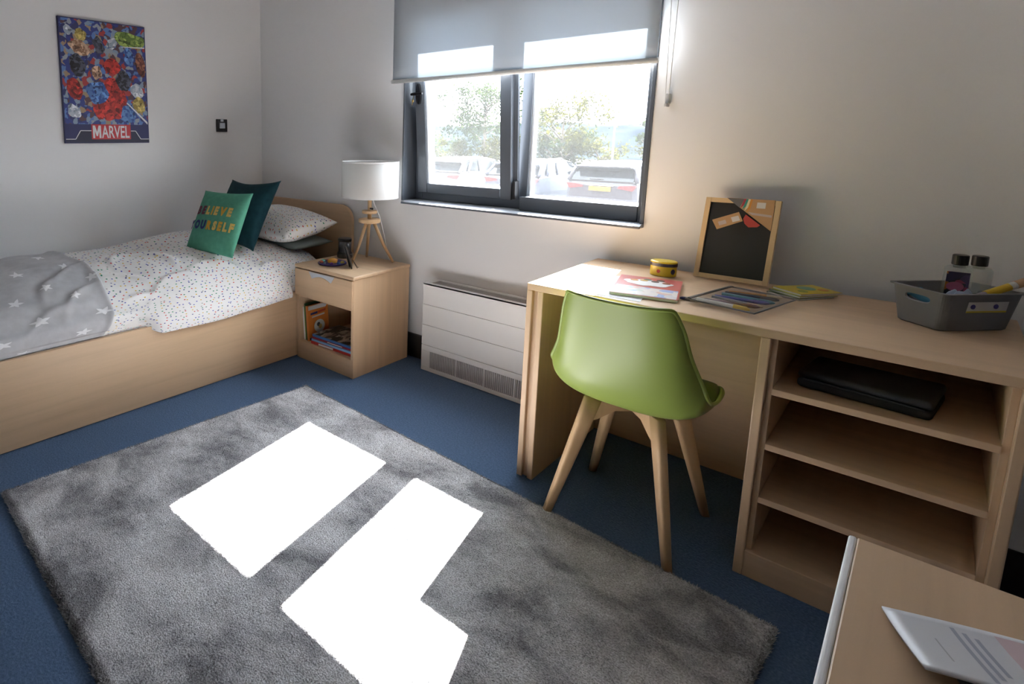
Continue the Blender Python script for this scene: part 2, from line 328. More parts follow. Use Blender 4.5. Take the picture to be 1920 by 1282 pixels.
bm = bmesh.new(); k = 0
while .06 + k * .0105 < wd - .06: box(bm, .057 + k * .0105, .062 + k * .0105, -.002, .004, .026, .118); k += 1
prop(fin('grille_slats', bm, mat('grille_grey', (.40, .39, .38), .5), ht), 'fine upright grille slats', kind='stuff')
for xx in (.22, .385, .55): B('grille_bar', xx, xx + .006, -.0035, .004, .026, .118, M_white, ht, .001)
bm = bmesh.new(); box(bm, 0, wd, -.004, .018, hz1 - .012, hz1, .002); box(bm, 0, wd, dp - .02, dp, hz1 - .012, hz1, .002); box(bm, 0, .04, .018, dp - .02, hz1 - .012, hz1); box(bm, wd - .04, wd, .018, dp - .02, hz1 - .012, hz1)
fin('top_frame', bm, M_white, ht)
bm = bmesh.new()
for i in range(7): box(bm, .04, wd - .04, .022 + i * .0125, .0255 + i * .0125, hz1 - .014, hz1 - .004)
prop(fin('top_grille', bm, mat('grille_top_grey', (.42, .41, .40), .5), ht), 'grey outlet louvres on top', kind='stuff')
bm = bmesh.new(); tube(bm, [(-.0, .05, .165), (-.022, .05, .165)], .017, 16); prop(fin('valve_knob', bm, M_white, ht), 'round white valve knob')

# ------------------------------------------------------------------ rug
RO = Vector((-2.096, 1.890, 0)); ra = math.radians(-3.2); rb_l, rb_w, RZ = 1.948, 1.40, .022
rug = thing('rug', 'grey mottled shag rug lying on the blue carpet', 'rug', (RO.x, RO.y, 0), ra)
def rug_fn(u, v):
    x, y = u * rb_l, -v * rb_w
    e = min(u * rb_l, (1 - u) * rb_l, v * rb_w, (1 - v) * rb_w)
    n = noise.noise(Vector((x * 60, y * 60, 0))) * .5 + noise.noise(Vector((x * 150, y * 150, 3))) * .5
    h = RZ * min(1, (max(e, 0) / .018)) ** .5 + n * .0028 * (1 if e > .002 else 0)
    if e < .004:
        j = noise.noise(Vector((x * 45, y * 45, 9))) * .006
        if u < .002 or u > .998: x += j
        if v < .003 or v > .997: y += j
    c = 0.012   # rounded corners
    return Vector((x, y, max(h, .0)))
def edged(t, n):   # extra rows near both ends
    return t
o = grid('pile_surface', rug_fn, 390, 280, M_rug, rug)
vs, fs = [], []
def tuft(x, y, z, dx, dy, l):
    w = .0022; a = random.random() * 6.28; k = len(vs)
    vs.extend([(x - w * math.cos(a), y - w * math.sin(a), z), (x + w * math.cos(a), y + w * math.sin(a), z), (x + dx * l + random.gauss(0, .002), y + dy * l + random.gauss(0, .002), z + l * .75)])
    fs.append((k, k + 1, k + 2))
for k in range(26000):
    s = random.random() * 2 * (rb_l + rb_w); e = abs(random.gauss(0, .010)); 
    if s < rb_l: x, y, dx, dy = s, -e, 0, 1
    elif s < 2 * rb_l: x, y, dx, dy = s - rb_l, -rb_w + e, 0, -1
    elif s < 2 * rb_l + rb_w: x, y, dx, dy = e, -(s - 2 * rb_l), -1, 0
    else: x, y, dx, dy = rb_l - e, -(s - 2 * rb_l - rb_w), 1, 0
    f = max(0, 1 - e / .02)
    tuft(x, y, RZ * min(1, e / .018) ** .5 * random.uniform(.3, .95), dx * .7 * f, dy * .7 * f, random.uniform(.006, .012))
for k in range(60000):
    x, y = random.uniform(.015, rb_l - .015), -random.uniform(.015, rb_w - .015)
    tuft(x, y, RZ - .003, random.uniform(-.6, .6), random.uniform(-.6, .6), random.uniform(.006, .010))
prop(from_vf('pile', vs, fs, M_rug, rug), 'short shaggy grey pile', kind='stuff')

# ------------------------------------------------------------------ bed
bed = thing('single_bed', 'beech single bed with a rounded headboard under the poster wall', 'bed', (-2.465, 2.60, 0))
def bw(name, x0, x1, y0, y1, z0, z1, m, bev=.003): return B(name, x0 + 2.465, x1 + 2.465, y0 - 2.60, y1 - 2.60, z0, z1, m, bed, bev)
FY = .42
bw('side_panel', -2.487, -2.465, FY, 2.60, .004, .385, WY); bw('side_panel', -3.395, -3.375, FY, 2.60, .004, .385, WY)
bw('foot_panel', -3.375, -2.487, FY, FY + .022, .004, .385, WX); bw('base_board', -3.375, -2.487, FY + .022, 2.58, .20, .225, WY)
poly = [(-3.40, .0), (-2.462, .0)] + [(-2.462 - .10 + .10 * math.cos(a), .745 + .10 * math.sin(a)) for a in [k * PI / 2 / 10 for k in range(11)]] + [(-3.30 - .10 * math.sin(a), .745 + .10 * math.cos(a)) for a in [k * PI / 2 / 10 for k in range(11)]]
bm = bmesh.new(); prism(bm, [(x + 2.465, z) for x, z in poly], 2.600 - 2.60, 2.622 - 2.60, axis='y'); bmesh.ops.bevel(bm, geom=[e for e in bm.edges], offset=.003, segments=2, affect='EDGES')
fin('headboard', bm, WX, bed)
mt = B('mattress', -3.37, -2.492, FY + .03, 2.595, .226, .47, mat('mattress_ticking', (.72, .71, .69), .9), None, .03, 4)
prop(mt, 'white mattress hidden under the dotted duvet', 'mattress')

def crown(y): return lerp_tab([(.42, .600), (.9, .625), (1.15, .622), (1.5, .648), (1.9, .652), (2.15, .636), (2.45, .59)], y)
def hem(y): return lerp_tab([(1.10, .386), (1.20, .384), (1.30, .346), (1.60, .340), (1.85, .352), (2.11, .366), (2.13, .392)], y)
CREASES = [(-2.62, 1.72, 70, .22, .016, .016), (-2.75, 1.95, 35, .25, .020, .016), (-2.60, 1.42, 100, .20, .014, .014), (-2.55, 1.28, 80, .16, .012, .016), (-2.85, 1.50, 20, .26, .022, .012), (-3.05, 1.75, 60, .25, .022, .012), (-2.56, 2.00, 110, .16, .014, .014), (-2.95, 1.28, 140, .22, .018, .012), (-2.70, 1.22, 60, .18, .014, .012),
           (-2.62, .98, 115, .16, .016, .018), (-2.75, .90, 130, .20, .022, .013), (-2.56, .86, 95, .18, .014, .014), (-2.60, .66, 80, .18, .018, .012), (-2.95, .75, 100, .25, .022, .010), (-2.85, 1.02, 120, .16, .014, .014)]
def crease(x, y):
    h = 0
    for cx, cy, a, l, w, amp in CREASES:
        a = math.radians(a); dx, dy = x - cx, y - cy; t = dx * math.cos(a) + dy * math.sin(a); n = -dx * math.sin(a) + dy * math.cos(a) + 2.2 * t * t
        h += amp * math.exp(-(t / l) ** 2 * 2) * (math.exp(-(n / w) ** 2) - .55 * math.exp(-((n - 2.2 * w) / (1.6 * w)) ** 2))
    return h
def bed_surf(s, y, off=0.0, wr=1.0):
    c = crown(y); h = hem(y); tuck = 1 if (y < 1.17 or y > 2.125) else 0
    tk = lerp_tab([(1.17, 1), (1.30, 0), (2.10, 0), (2.128, 1)], y)
    xo = -2.446 - .046 * tk
    pts = [(-3.395, c - .16), (-3.385, c - .05), (-3.31, c - .006), (-3.10, c), (-2.88, c - .006), (-2.70, c - .03), (-2.59, c - .075), (-2.525 , c - .13), (-2.478 - .012 * tk, .455), (xo, .40 + .005 * tk), (xo + .002, h)]
    p = spline([(a, b, 0) for a, b in pts], s)
    x, z = p.x, p.y
    w = 0
    q = Vector((x * 2.4, y * 2.4, 1.7))
    w += .020 * noise.noise(q) + .010 * noise.noise(q * 3.1) + .004 * noise.noise(Vector((x * 22, y * 5, z * 12)))
    ridge = math.sin(7 * (y - .35 * x) + 2 * noise.noise(Vector((x * 2, y * 2, 5))))
    w += .008 * ridge * (.5 + noise.noise(Vector((x * 1.5, y * 1.5, 8))))
    w += crease(x, y)
    w *= wr * lerp_tab([(0, .3), (.12, 1), (.75, 1), (.93, .45), (1, .25)], s)
    nrm = lerp_tab([(.45, 0), (.85, 1)], s)   # bulge outwards on the side, upwards on top
    x += (w * .6 + off) * nrm * (1 - .55 * (1 if tk > .5 and s > .9 else 0)); z += (w + off) * (1 - nrm * .85)
    if y > 2.10: x = min(x, -2.482 if z < .62 else x)
    return Vector((x, y, z))
YD0, YD1 = .50, 2.42
dv = grid('duvet', lambda u, v: bed_surf(u, YD0 + v * (YD1 - YD0)), 120, 220, M_dots, None, uvs=lambda u, v: (u * 1.42, v * (YD1 - YD0)), thick=.004)
prop(dv, 'white duvet with small coloured dots spread over the bed', 'duvet')
M_throw = noise_mat('grey_fleece', [(.3, (.50, .50, .52)), (.7, (.56, .56, .58))], (1, 1, 1), 30, 3, .95, .25, .002, .5, .1)
def throw_pt(u, v, off=.011):
    ye = 1.075 + .05 * math.sin(u * 3.2) - .055 * u + .012 * noise.noise(Vector((u * 6, 1, 2)))
    y = .46 + v * (ye - .46)
    lift = .011 * math.exp(-((1 - v) / .030) ** 2) + .004 * math.sin(40 * (1 - v)) * math.exp(-((1 - v) / .07) ** 2)
    return bed_surf(u * .992, y, off + lift, 1.0) + Vector((0, 0, 0))
th = grid('star_throw', lambda u, v: throw_pt(u, v), 100, 90, M_throw, None, uvs=lambda u, v: (u, v), thick=.008)
prop(th, 'light grey throw printed with white stars over the foot of the bed', 'throw')
M_star = mat('white_print', (.86, .86, .88), .9)
stars = [(.60, .78, .020, .3), (.72, .93, .033, .1), (.86, .80, .031, .45), (.955, .40, .028, .2), (.945, .62, .0, 0), (.70, .50, .034, .7), (.52, .62, .022, 1.0), (.56, .40, .025, .2), (.40, .52, .024, .5), (.28, .80, .024, .9), (.40, .86, .022, .3), (.22, .42, .026, .1), (.50, .955, .022, .6), (.83, .25, .034, .9), (.62, .15, .03, .2), (.35, .2, .03, .4), (.9, .08, .03, .3), (.16, .62, .024, .3), (.66, .66, .0, 0)]
for us, vv, r, rot in stars:
    if r <= 0: continue
    r *= 1.35
    kv, kf = [], []
    Lu, Lv = 1.42, .62
    for ring in range(4):
        f = ring / 3
        for k in range(20):
            a = rot + k * PI / 10; rr = (r if k % 4 == 0 else (r * .42 if k % 4 == 2 else r * .64)) * f
            kv.append(throw_pt(min(us + rr * math.cos(a) / Lu, .999), min(vv + rr * math.sin(a) / Lv, .999), .0135))
            if ring: kf.append(((ring - 1) * 20 + k, (ring - 1) * 20 + (k + 1) % 20, ring * 20 + (k + 1) % 20, ring * 20 + k))
    from_vf('printed_star', kv, kf, M_star, th, True)

# soft cushion: flat in local x/z, front face towards -y, bottom edge at z = 0
def cushion_fn(w, h, t, pinch=.06, side=-1):
    def f(a, b):   # a, b in -1..1
        x = w / 2 * a * (1 - pinch * (1 - b * b) * abs(a)); z = h / 2 * b * (1 - pinch * (1 - a * a) * abs(b)) + h / 2
        prof = max(0, (1 - abs(a) ** 2.4)) ** .55 * max(0, (1 - abs(b) ** 2.4)) ** .55
        wv = .05 * noise.noise(Vector((a * 2.2, b * 2.2, w * 9 + side))) * prof
        return Vector((x, side * t / 2 * (prof + wv), z))
    return f
def cushion(name, label, cat, M, w, h, t, m, pinch=.06, group=None, n=36, uvscale=1.0):
    f0, f1 = cushion_fn(w, h, t, pinch, -1), cushion_fn(w, h, t, pinch, 1)
    vs, fs, uv = [], [], []
    for f in (f0, f1):
        base = len(vs)
        for j in range(n + 1):
            for i in range(n + 1): vs.append(f(i / n * 2 - 1, j / n * 2 - 1)); uv.append((i / n * w * uvscale, j / n * h * uvscale))
        for j in range(n):
            for i in range(n):
                q = (base + j * (n + 1) + i, base + j * (n + 1) + i + 1, base + (j + 1) * (n + 1) + i + 1, base + (j + 1) * (n + 1) + i)
                fs.append(q if f is f0 else q[::-1])
    me = bpy.data.meshes.new(name); me.from_pydata([tuple(v) for v in vs], [], fs); ul = me.uv_layers.new(name='UVMap'); k = 0
    for q in fs:
        for vi in q: ul.data[k].uv = uv[vi]; k += 1
    b2 = bmesh.new(); b2.from_mesh(me); bmesh.ops.remove_doubles(b2, verts=b2.verts, dist=.0004); b2.to_mesh(me); b2.free()
    o = link(name, me, m, None, True); o.matrix_world = M
    return prop(o, label, cat, group), f0
M_teal = noise_mat('dark_teal_cotton', [(.3, (.005, .028, .038)), (.7, (.008, .040, .052))], (1, 1, 1), 30, 3, .85, .2, .001, .5, .2)
M_mint = noise_mat('mint_green_cotton', [(.3, (.085, .30, .205)), (.7, (.105, .35, .24))], (1, 1, 1), 40, 3, .85, .2, .001, .5, .2)
R = math.radians
ck, _ = cushion('cushion', 'dark teal square cushion leaning behind the green one on the bed', 'cushion', frame_matrix((-2.79, 1.905, .628), R(1.6), R(-31), R(-2.7)), .455, .445, .15, M_teal, .15)
gk, gf = cushion('cushion', 'mint green cushion with sewn lettering propped on the bed', 'cushion', frame_matrix((-2.71, 1.715, .628), R(8), R(-27.3), R(-1.2)), .39, .372, .10, M_mint, .05)
def sew(s, zc, size, xs, cols):
    n = len(s); full, _ = text_mesh(s, size, .0, xs); wtot = max(v.x for v in full) - min(v.x for v in full); x0 = -wtot / 2 - .012
    c = bpy.data.curves
    adv = 0; widths = []
    for chx in s:
        v, f = text_mesh(chx, size, .0045, xs); ww = max(p.x for p in v) - min(p.x for p in v); widths.append((chx, v, f, ww))
    gap = .010; tot = sum(q[3] for q in widths) + gap * (n - 1); x = -tot / 2 - .014
    for i, (chx, v, f, ww) in enumerate(widths):
        mn = min(p.x for p in v); pts = []
        for p in v:
            X, Z = x + (p.x - mn), zc + p.y
            a = max(-.97, min(.97, X / (.39 / 2))); b = max(-.97, min(.97, (Z - .186) / .186)); q = gf(a, b); pts.append(Vector((X, q.y - .0025, Z)))
        o = from_vf('sewn_letter', pts, f, cols[i], gk)
        x += ww + gap
c_or = mat('ochre_felt', (.62, .36, .05), .9); c_pl = mat('plum_felt', (.13, .03, .06), .9); c_nv = mat('navy_felt', (.02, .03, .14), .9); c_ye = mat('gold_felt', (.70, .50, .14), .9)
sew('BELIEVE', .236, .064, .90, [c_pl, c_pl, c_ye, c_or, c_ye, c_or, c_ye])
sew('YOURSELF', .150, .064, .84, [c_nv, c_nv, c_nv, c_or, c_ye, c_or, c_ye, c_ye])
pl1, _ = cushion('pillow', 'white dotted pillow resting against the headboard', 'pillow', frame_matrix((-2.915, 2.165, .690), R(-4), R(-82), R(2)), .74, .405, .20, M_dots, .06, None, 36, 1.15)
pl2, _ = cushion('pillow', 'grey-green pillow tucked under the dotted pillow', 'pillow', frame_matrix((-2.945, 2.27, .606), R(-3), R(-88), R(1)), .72, .30, .10, mat('grey_green_cotton', (.25, .29, .27), .9), .045)

# ------------------------------------------------------------------ bedside cabinet
NX0, NX1, NY0, NY1 = -2.460, -2.008, 2.139, 2.60
ns = thing('bedside_cabinet', 'beech bedside cabinet with a drawer and open shelf', 'cabinet', (NX0, NY0, 0))
nw, nd = NX1 - NX0, NY1 - NY0
B('side_panel', 0, .018, .006, nd, 0, .535, WZ, ns); B('side_panel', nw - .018, nw, .0, nd, 0, .535, WZ, ns); B('back_panel', .018, nw - .018, nd - .012, nd, .0, .535, WZ, ns, 0)
B('top', -.006, nw + .006, -.008, nd, .535, .5545, WX, ns, .006, 3); B('bottom_shelf', .018, nw - .018, .006, nd - .012, .085, .102, WX, ns); B('plinth', .018, nw - .018, .002, .02, 0, .100, WX, ns)
B('drawer_divider', .018, nw - .018, .02, nd - .012, .36, .374, WX, ns)
dr = B('drawer', 0.002, nw - .002, -.012, .006, .379, .532, WX, ns, .003)
hxc = -2.238 - NX0
arc = [(hxc + .074 - .148 * k / 14, .494 + .020 * math.sin(PI * k / 14)) for k in range(15)]
bm = bmesh.new(); prism(bm, [(hxc - .100, .530), (hxc + .100, .530)] + arc, -.0145, -.0115, axis='y'); prop(fin('recessed_handle', bm, M_silver, dr), 'satin metal cup handle')
bm = bmesh.new(); prism(bm, arc[::-1] + [(hxc + .074 * math.cos(a), .494 - .024 * math.sin(a)) for a in [k * PI / 14 for k in range(1, 14)]], -.0175, -.0115, axis='y'); bmesh.ops.bevel(bm, geom=[e for e in bm.edges], offset=.0015, segments=2, affect='EDGES'); fin('handle_lip', bm, WX, dr)

# books in the bedside cabinet
def book(name, label, M, th_, w, h, cover, pages=M_paper, group=None, spine=None):
    """spine at local y=0, thickness along x, pages towards +y"""
    t = thing(name, label, 'book', (0, 0, 0), 0, group); t.matrix_world = M
    B('pages', .0015, th_ - .0015, .002, w - .003, .003, h - .003, pages, t, 0)
    bm = bmesh.new(); box(bm, 0, .0015, 0, w, 0, h); box(bm, th_ - .0015, th_, 0, w, 0, h); c = fin('cover', bm, cover, t)
    B('spine', 0, th_, -.0008, .0016, 0, h, spine or cover, t, .0004)
    return t, c
bz = .1022
gb = 'books standing in the bedside cabinet'
book('book', 'white and lime spined book at the left end of the bedside cabinet', Matrix.Translation((NX0 + .030, NY0 + .035, bz)) @ Matrix.Rotation(R(-5), 4, 'Y'), .012, .15, .195, mat('lime_cover', (.45, .60, .06), .4), M_paper, gb, mat('white_spine', (.75, .75, .74), .4))
book('book', 'dark green book between the white and the orange books', Matrix.Translation((NX0 + .046, NY0 + .036, bz)) @ Matrix.Rotation(R(-5), 4, 'Y'), .012, .16, .215, mat('dark_green_cover', (.04, .10, .04), .4), mat('aged_paper', (.42, .33, .19), .8), gb)
M_or = mat('orange_cover', (.62, .19, .035), .35)
ob, oc = book('book', 'orange book with a round white picture in the bedside cabinet', Matrix.Translation((NX0 + .064, NY0 + .030, bz)) @ Matrix.Rotation(R(-5), 4, 'Y'), .016, .16, .205, M_or, M_paper, gb)
def decal(par, poly, x, m, name='cover_print', e=.0006):
    bm = bmesh.new(); prism(bm, poly, x, x + e, axis='x'); return fin(name, bm, m, par)
circ = lambda cy, cz, r, n=24, ry=None: [(cy + r * math.cos(2 * PI * k / n), cz + (ry or r) * math.sin(2 * PI * k / n)) for k in range(n)]
xo = .016
decal(oc, [(.005, .178), (.14, .178), (.155, .192), (.155, .202), (.005, .202)], xo, mat('pale_print', (.55, .55, .56), .4))
decal(oc, circ(.085, .075, .042, 24, .038), xo, mat('cream_print', (.66, .66, .60), .4)); decal(oc, circ(.09, .072, .014), xo + .0007, mat('tan_print', (.55, .36, .10), .4)); decal(oc, circ(.078, .085, .012), xo + .0007, mat('dark_print', (.07, .07, .06), .4))
decal(oc, [(.02, .148), (.075, .150), (.075, .163), (.02, .160)], xo, mat('navy_print', (.03, .03, .14), .4)); decal(oc, [(.08, .151), (.14, .156), (.14, .168), (.08, .164)], xo, mat('red_print', (.50, .06, .03), .4))
decal(oc, [(.03, .130), (.13, .136), (.13, .145), (.03, .139)], xo, mat('pale_print', (.55, .55, .56), .4))
decal(oc, [(.005, .004), (.155, .004), (.155, .018), (.005, .018)], xo, mat('navy_print', (.03, .03, .14), .4))
M_comic = print_mat('striped_comic_cover', [(0, (.02, .018, .02)), (.35, (.35, .30, .26)), (.6, (.06, .04, .04)), (.8, (.55, .52, .48))], 60, .35, 'Object', 1.0, (1, .35, 1))
gz = bz + .0002
for i, (lab, thk, m1, ang) in enumerate((('red and white spined comic annual at the bottom of the lying pile', .016, mat('red_cover', (.42, .03, .03), .35), 3), ('pale blue spined comic annual in the middle of the lying pile', .012, mat('sky_cover', (.20, .42, .70), .35), 1.5), ('dark red comic annual under the patterned top one', .010, mat('maroon_cover', (.30, .02, .04), .35), 2.5), ('comic annual with black and cream stripes on top of the lying pile', .014, mat('blue_cover', (.05, .16, .45), .35), 2))):
    M = Matrix.Translation((NX0 + .105, NY0 + .020 + i * .004, gz)) @ Matrix.Rotation(R(ang), 4, 'Z')
    t = thing('comic_annual', lab, 'book', (0, 0, 0), 0, 'comic annuals lying in the bedside cabinet'); t.matrix_world = M
    lw = .318
    B('pages', .004, lw - .003, .002, .218, .0012, thk - .0012, M_paper, t, 0)
    bm = bmesh.new(); box(bm, 0, lw, -.002, .22, 0, .0012); box(bm, 0, lw, -.002, .22, thk - .0012, thk); box(bm, 0, lw, -.002, .0, 0, thk)
    fin('cover', bm, m1, t)
    B('spine_title', .06 + .03 * i, .17 + .03 * i, -.0028, -.0018, .003, thk - .003, mat('white_print2', (.7, .7, .7), .4) if i % 2 == 0 else m1, t, 0)
    if i == 3: B('cover_print', .004, lw - .003, .002, .217, thk, thk + .0006, M_comic, t, 0)
    gz += thk + .0004

# ------------------------------------------------------------------ things on the bedside cabinet
TZ = .5547
lamp = thing('tripod_lamp', 'tripod table lamp with wooden legs and white drum shade', 'lamp', (-2.195, 2.462, TZ))
for fx, fy in ((.105, .090), (-.105, .098), (-.035, -.105)):
    d = Vector((fx, fy, 0)); bm = bmesh.new(); tube(bm, [d + Vector((0, 0, .004)), d * .6 + Vector((0, 0, .102)), d * .16 + Vector((0, 0, .240))], [.0075, .009, .0105], 10); fin('leg', bm, OAK, lamp, True)
bm = bmesh.new(); lathe(bm, [(.0, .232), (.060, .232), (.062, .235), (.062, .249), (.060, .252), (0, .252)], n=32, capb=False, capt=False); fin('collar_disc', bm, OAK, lamp)
bm = bmesh.new(); lathe(bm, [(.0, .284), (.041, .284), (.043, .287), (.043, .297), (.041, .300), (0, .300)], n=28, capb=False, capt=False); fin('collar_disc', bm, OAK, lamp)
bm = bmesh.new(); tube(bm, [(0, 0, .22), (0, 0, .415)], .0115, 14); fin('stem', bm, OAK, lamp, True)
bm = bmesh.new(); tube(bm, [(.012, -.006, .312), (.030, -.010, .312)], .006, 10); prop(fin('clamp_knob', bm, M_black, lamp), 'black clamp knob')
bm = bmesh.new(); tube(bm, [(.0, .006, .40), (.02, .02, .33), (.034, .045, .27), (.035, .09, .15), (.05, .112, .02), (.055, .122, .003)], .0022, 6); prop(fin('cable', bm, M_white, lamp, True), 'thin white cable')
bm = bmesh.new(); n = 48; rr, z0, z1 = .160, .376, .576
lathe(bm, [(rr, z0), (rr, z1), (rr - .0015, z1), (rr - .0015, z0), (rr, z0)], n=n, capb=False, capt=False); sh = fin('shade', bm, M_shade, lamp, True)
for zz in (z0 + .003, z1 - .003):
    bm = bmesh.new(); lathe(bm, [(rr + .0008, zz - .004), (rr + .0008, zz + .004), (rr - .002, zz + .004), (rr - .002, zz - .004), (rr + .0008, zz - .004)], n=n, capb=False, capt=False); fin('shade_ring', bm, M_white, sh)
bm = bmesh.new()
for a in (0, 2.1, 4.2): tube(bm, [(0, 0, z1 - .02), (.155 * math.cos(a), .155 * math.sin(a), z1 - .006)], .0015, 5)
fin('shade_spider', bm, M_metal, sh)
bm = bmesh.new(); lathe(bm, [(.012, .41), (.013, .43), (.022, .46), (.026, .485), (.018, .505), (0.001, .512)], n=16); fin('bulb', bm, mat('frosted_bulb', (.85, .85, .84), .3), lamp, True)

jar = thing('star_projector', 'round black projector with a smoky see-through body near the headboard', 'night light', (-2.388, 2.462, TZ))
bm = bmesh.new(); lathe(bm, [(.044, 0), (.046, .004), (.046, .026), (.042, .034), (.040, .036)], n=32); fin('base', bm, M_black, jar, False)
bm = bmesh.new(); lathe(bm, [(.0385, .036), (.0385, .100), (.036, .100), (.036, .036)], n=32, capb=False, capt=False); prop(fin('body', bm, mat('smoked_plastic', (.045, .045, .055), .12, spec=.8), jar, True), 'smoky grey drum')
bm = bmesh.new(); lathe(bm, [(.040, .100), (.041, .102), (.041, .112), (.038, .116), (.01, .118)], n=32); fin('lid', bm, M_black, jar)
B('switch', -.056, -.044, -.008, .008, .006, .020, M_black, jar, .002)

sol = thing('planet_model', 'dark blue disc with a yellow sun dome and coloured planets', 'toy', (-2.312, 2.283, TZ))
bm = bmesh.new(); lathe(bm, [(.072, 0), (.080, .003), (.082, .006), (.080, .009), (.0, .008)], n=40, capt=False); prop(fin('disc', bm, mat('navy_purple_plastic', (.035, .025, .17), .35), sol, False), 'dark purple disc')
def ball(c, r, m, name='planet', flat=1.0):
    bm = bmesh.new(); bmesh.ops.create_uvsphere(bm, u_segments=16, v_segments=10, radius=r)
    for v in bm.verts: v.co = Vector((v.co.x + c[0], v.co.y + c[1], v.co.z * flat + c[2]))
    return fin(name, bm, m, sol, True)
ball((0, 0, .012), .028, noise_mat('sun_yellow', [(.3, (.75, .30, .03)), (.7, (.85, .52, .06))], (1, 1, 1), 60, 2, .4), 'sun_dome', .75)
for a, r, s, c in ((200, .058, .012, (.20, .48, .42)), (232, .062, .011, (.55, .12, .06)), (165, .050, .008, (.55, .10, .10)), (110, .045, .012, (.70, .30, .10)), (25, .060, .012, (.75, .60, .12)), (350, .062, .011, (.10, .25, .60)), (310, .052, .009, (.20, .08, .40)), (265, .056, .007, (.30, .38, .50))):
    ball((r * math.cos(R(a)), r * math.sin(R(a)), .011), s, mat('planet_%d' % a, c, .4), 'planet', .85)

fr = thing('photo_stand', 'slim black photo holder seen edge on at the cabinet front', 'photo holder', (-2.178, 2.302, TZ), math.atan2(.727, -.686))
Mt = Matrix.Rotation(R(-15), 4, 'X')
B('front_panel', -.055, .055, -.004, .004, .0, .132, M_black, fr, .003, 2, Mt)
B('rear_panel', -.045, .045, .0075, .0125, .012, .125, M_black, fr, .002, 2, Mt)
bm = bmesh.new(); tube(bm, [(-.03, -.004, .045), (-.035, -.03, .001), (-.02, -.036, .003), (-.005, -.03, .001), (-.01, -.004, .045)], .0016, 6); prop(fin('wire_stand', bm, mat('dark_wire', (.10, .08, .07), .4, .8), fr), 'thin wire foot')

# ------------------------------------------------------------------ desk
DX0, DX1, DY0, DY1, DZ = -.978, .207, 1.957, 2.585, .75
dk = thing('desk', 'long beech desk with open shelves at its right end', 'desk', (DX0, DY0, 0))
def db(name, x0, x1, y0, y1, z0, z1, m, bev=.002, par=dk): return B(name, x0 - DX0, x1 - DX0, y0 - DY0, y1 - DY0, z0, z1, m, par, bev)
db('top', DX0, DX1, DY0, DY1, .725, DZ, WX, .003)
db('leg_panel', DX0, -.957, DY0, DY1, 0, .725, WZ, .003); db('spacer', -.957, -.938, DY0 + .016, DY1 - .02, 0, .725, WZ, 0); db('leg_panel', -.938, -.917, DY0 + .002, DY1, 0, .725, WZ, .003)
db('modesty_panel', -.917, -.287, 2.54, 2.558, .0, .725, WX, 0)
db('side_panel', -.287, -.264, DY0, DY1, 0, .725, WZ, .003); db('side_panel', .184, DX1, DY0, DY1, 0, .725, WZ, .003)
db('pilaster', -.264, -.250, DY0 + .018, DY1 - .03, .08, .725, WZ, .001); db('pilaster', .170, .184, DY0 + .018, DY1 - .03, .08, .725, WZ, .001)
for z in (.58, .416, .252): db('shelf', -.2505, .1705, DY0 + .014, 2.52, z - .019, z, WX, .002)
db('shelf', -.264, .184, DY0 + .004, 2.52, .062, .080, WX, .002); db('plinth', -.264, .184, DY0 + .003, DY0 + .021, 0, .078, WX, .001)
db('back_panel', -.250, .170, 2.52, 2.535, .08, .725, WZ, 0)

# folded dark case on the top shelf
cs = thing('laptop_sleeve', 'soft black padded sleeve lying on the top desk shelf', 'sleeve', (-.065, 2.115, .5802), R(-7))
def slv(u, v):
    a, b = u * 2 - 1, v * 2 - 1; e = (max(0, 1 - abs(a) ** 6) * max(0, 1 - abs(b) ** 6)) ** .35
    return a, b, e
for nm, z0, hh in (('lower_pad', 0, .026), ('upper_pad', .0255, .024)):
    bm = bmesh.new(); box(bm, -.135, .135, -.085, .10, z0, z0 + hh, .011, 4)
    for v in bm.verts: v.co.z += .003 * noise.noise(v.co * 14) if v.co.z > z0 + .004 else 0
    fin(nm, bm, mat('black_neoprene', (.022, .024, .027), .6), cs, True)
bm = bmesh.new(); tube(bm, [(-.12, -.087, .0255), (0, -.0875, .0262), (.12, -.087, .0255)], .0022, 6); fin('zip', bm, mat('zip_black', (.03, .03, .032), .35), cs)

# ------------------------------------------------------------------ chair
CXc, CYc = -.602, 2.00
chr_ = thing('shell_chair', 'lime green moulded shell chair on wooden legs at the desk', 'chair', (CXc, CYc, 0), R(0))
cl = [(.205, .432), (.190, .452), (.10, .452), (.0, .438), (-.09, .430), (-.155, .445), (-.193, .50), (-.215, .575), (-.232, .655), (-.248, .738), (-.262, .812)]
hw = [.150, .190, .216, .226, .228, .226, .214, .199, .184, .169, .150]
up = [.004, .014, .030, .052, .080, .095, .074, .038, .012, .004, .0]     # rise of the side edges
fw = [-.020, -.012, .0, .0, .002, .020, .050, .060, .052, .044, .034]        # side edges wrap forward
def tabv(tab, t): return spline([(q, 0, 0) for q in tab], t).x
def shell_fn(u, v):
    s = u * 2 - 1; c = spline([(a, b, 0) for a, b in cl], v); w = tabv(hw, v)
    e = abs(s) ** 2.6
    x = w * math.sin(s * PI / 2 * .96) / math.sin(PI / 2 * .96)
    dip = .016 * max(0, (v - .86) / .14) ** 1.5 * (1 - s * s) if v > .86 else 0       # top edge sags a little in the middle
    rnd = .022 * max(0, (v - .80) / .20) ** 2 * abs(s) ** 8
    return Vector((x, c.x + tabv(fw, v) * e, c.y + tabv(up, v) * e - dip - rnd))
sh_o = grid('shell', shell_fn, 48, 72, M_green, chr_, thick=.006)
edge = [shell_fn(0, k / 60) for k in range(61)] + [shell_fn(k / 30, 1) for k in range(1, 31)] + [shell_fn(1, 1 - k / 60) for k in range(1, 61)] + [shell_fn(1 - k / 30, 0) for k in range(1, 30)]
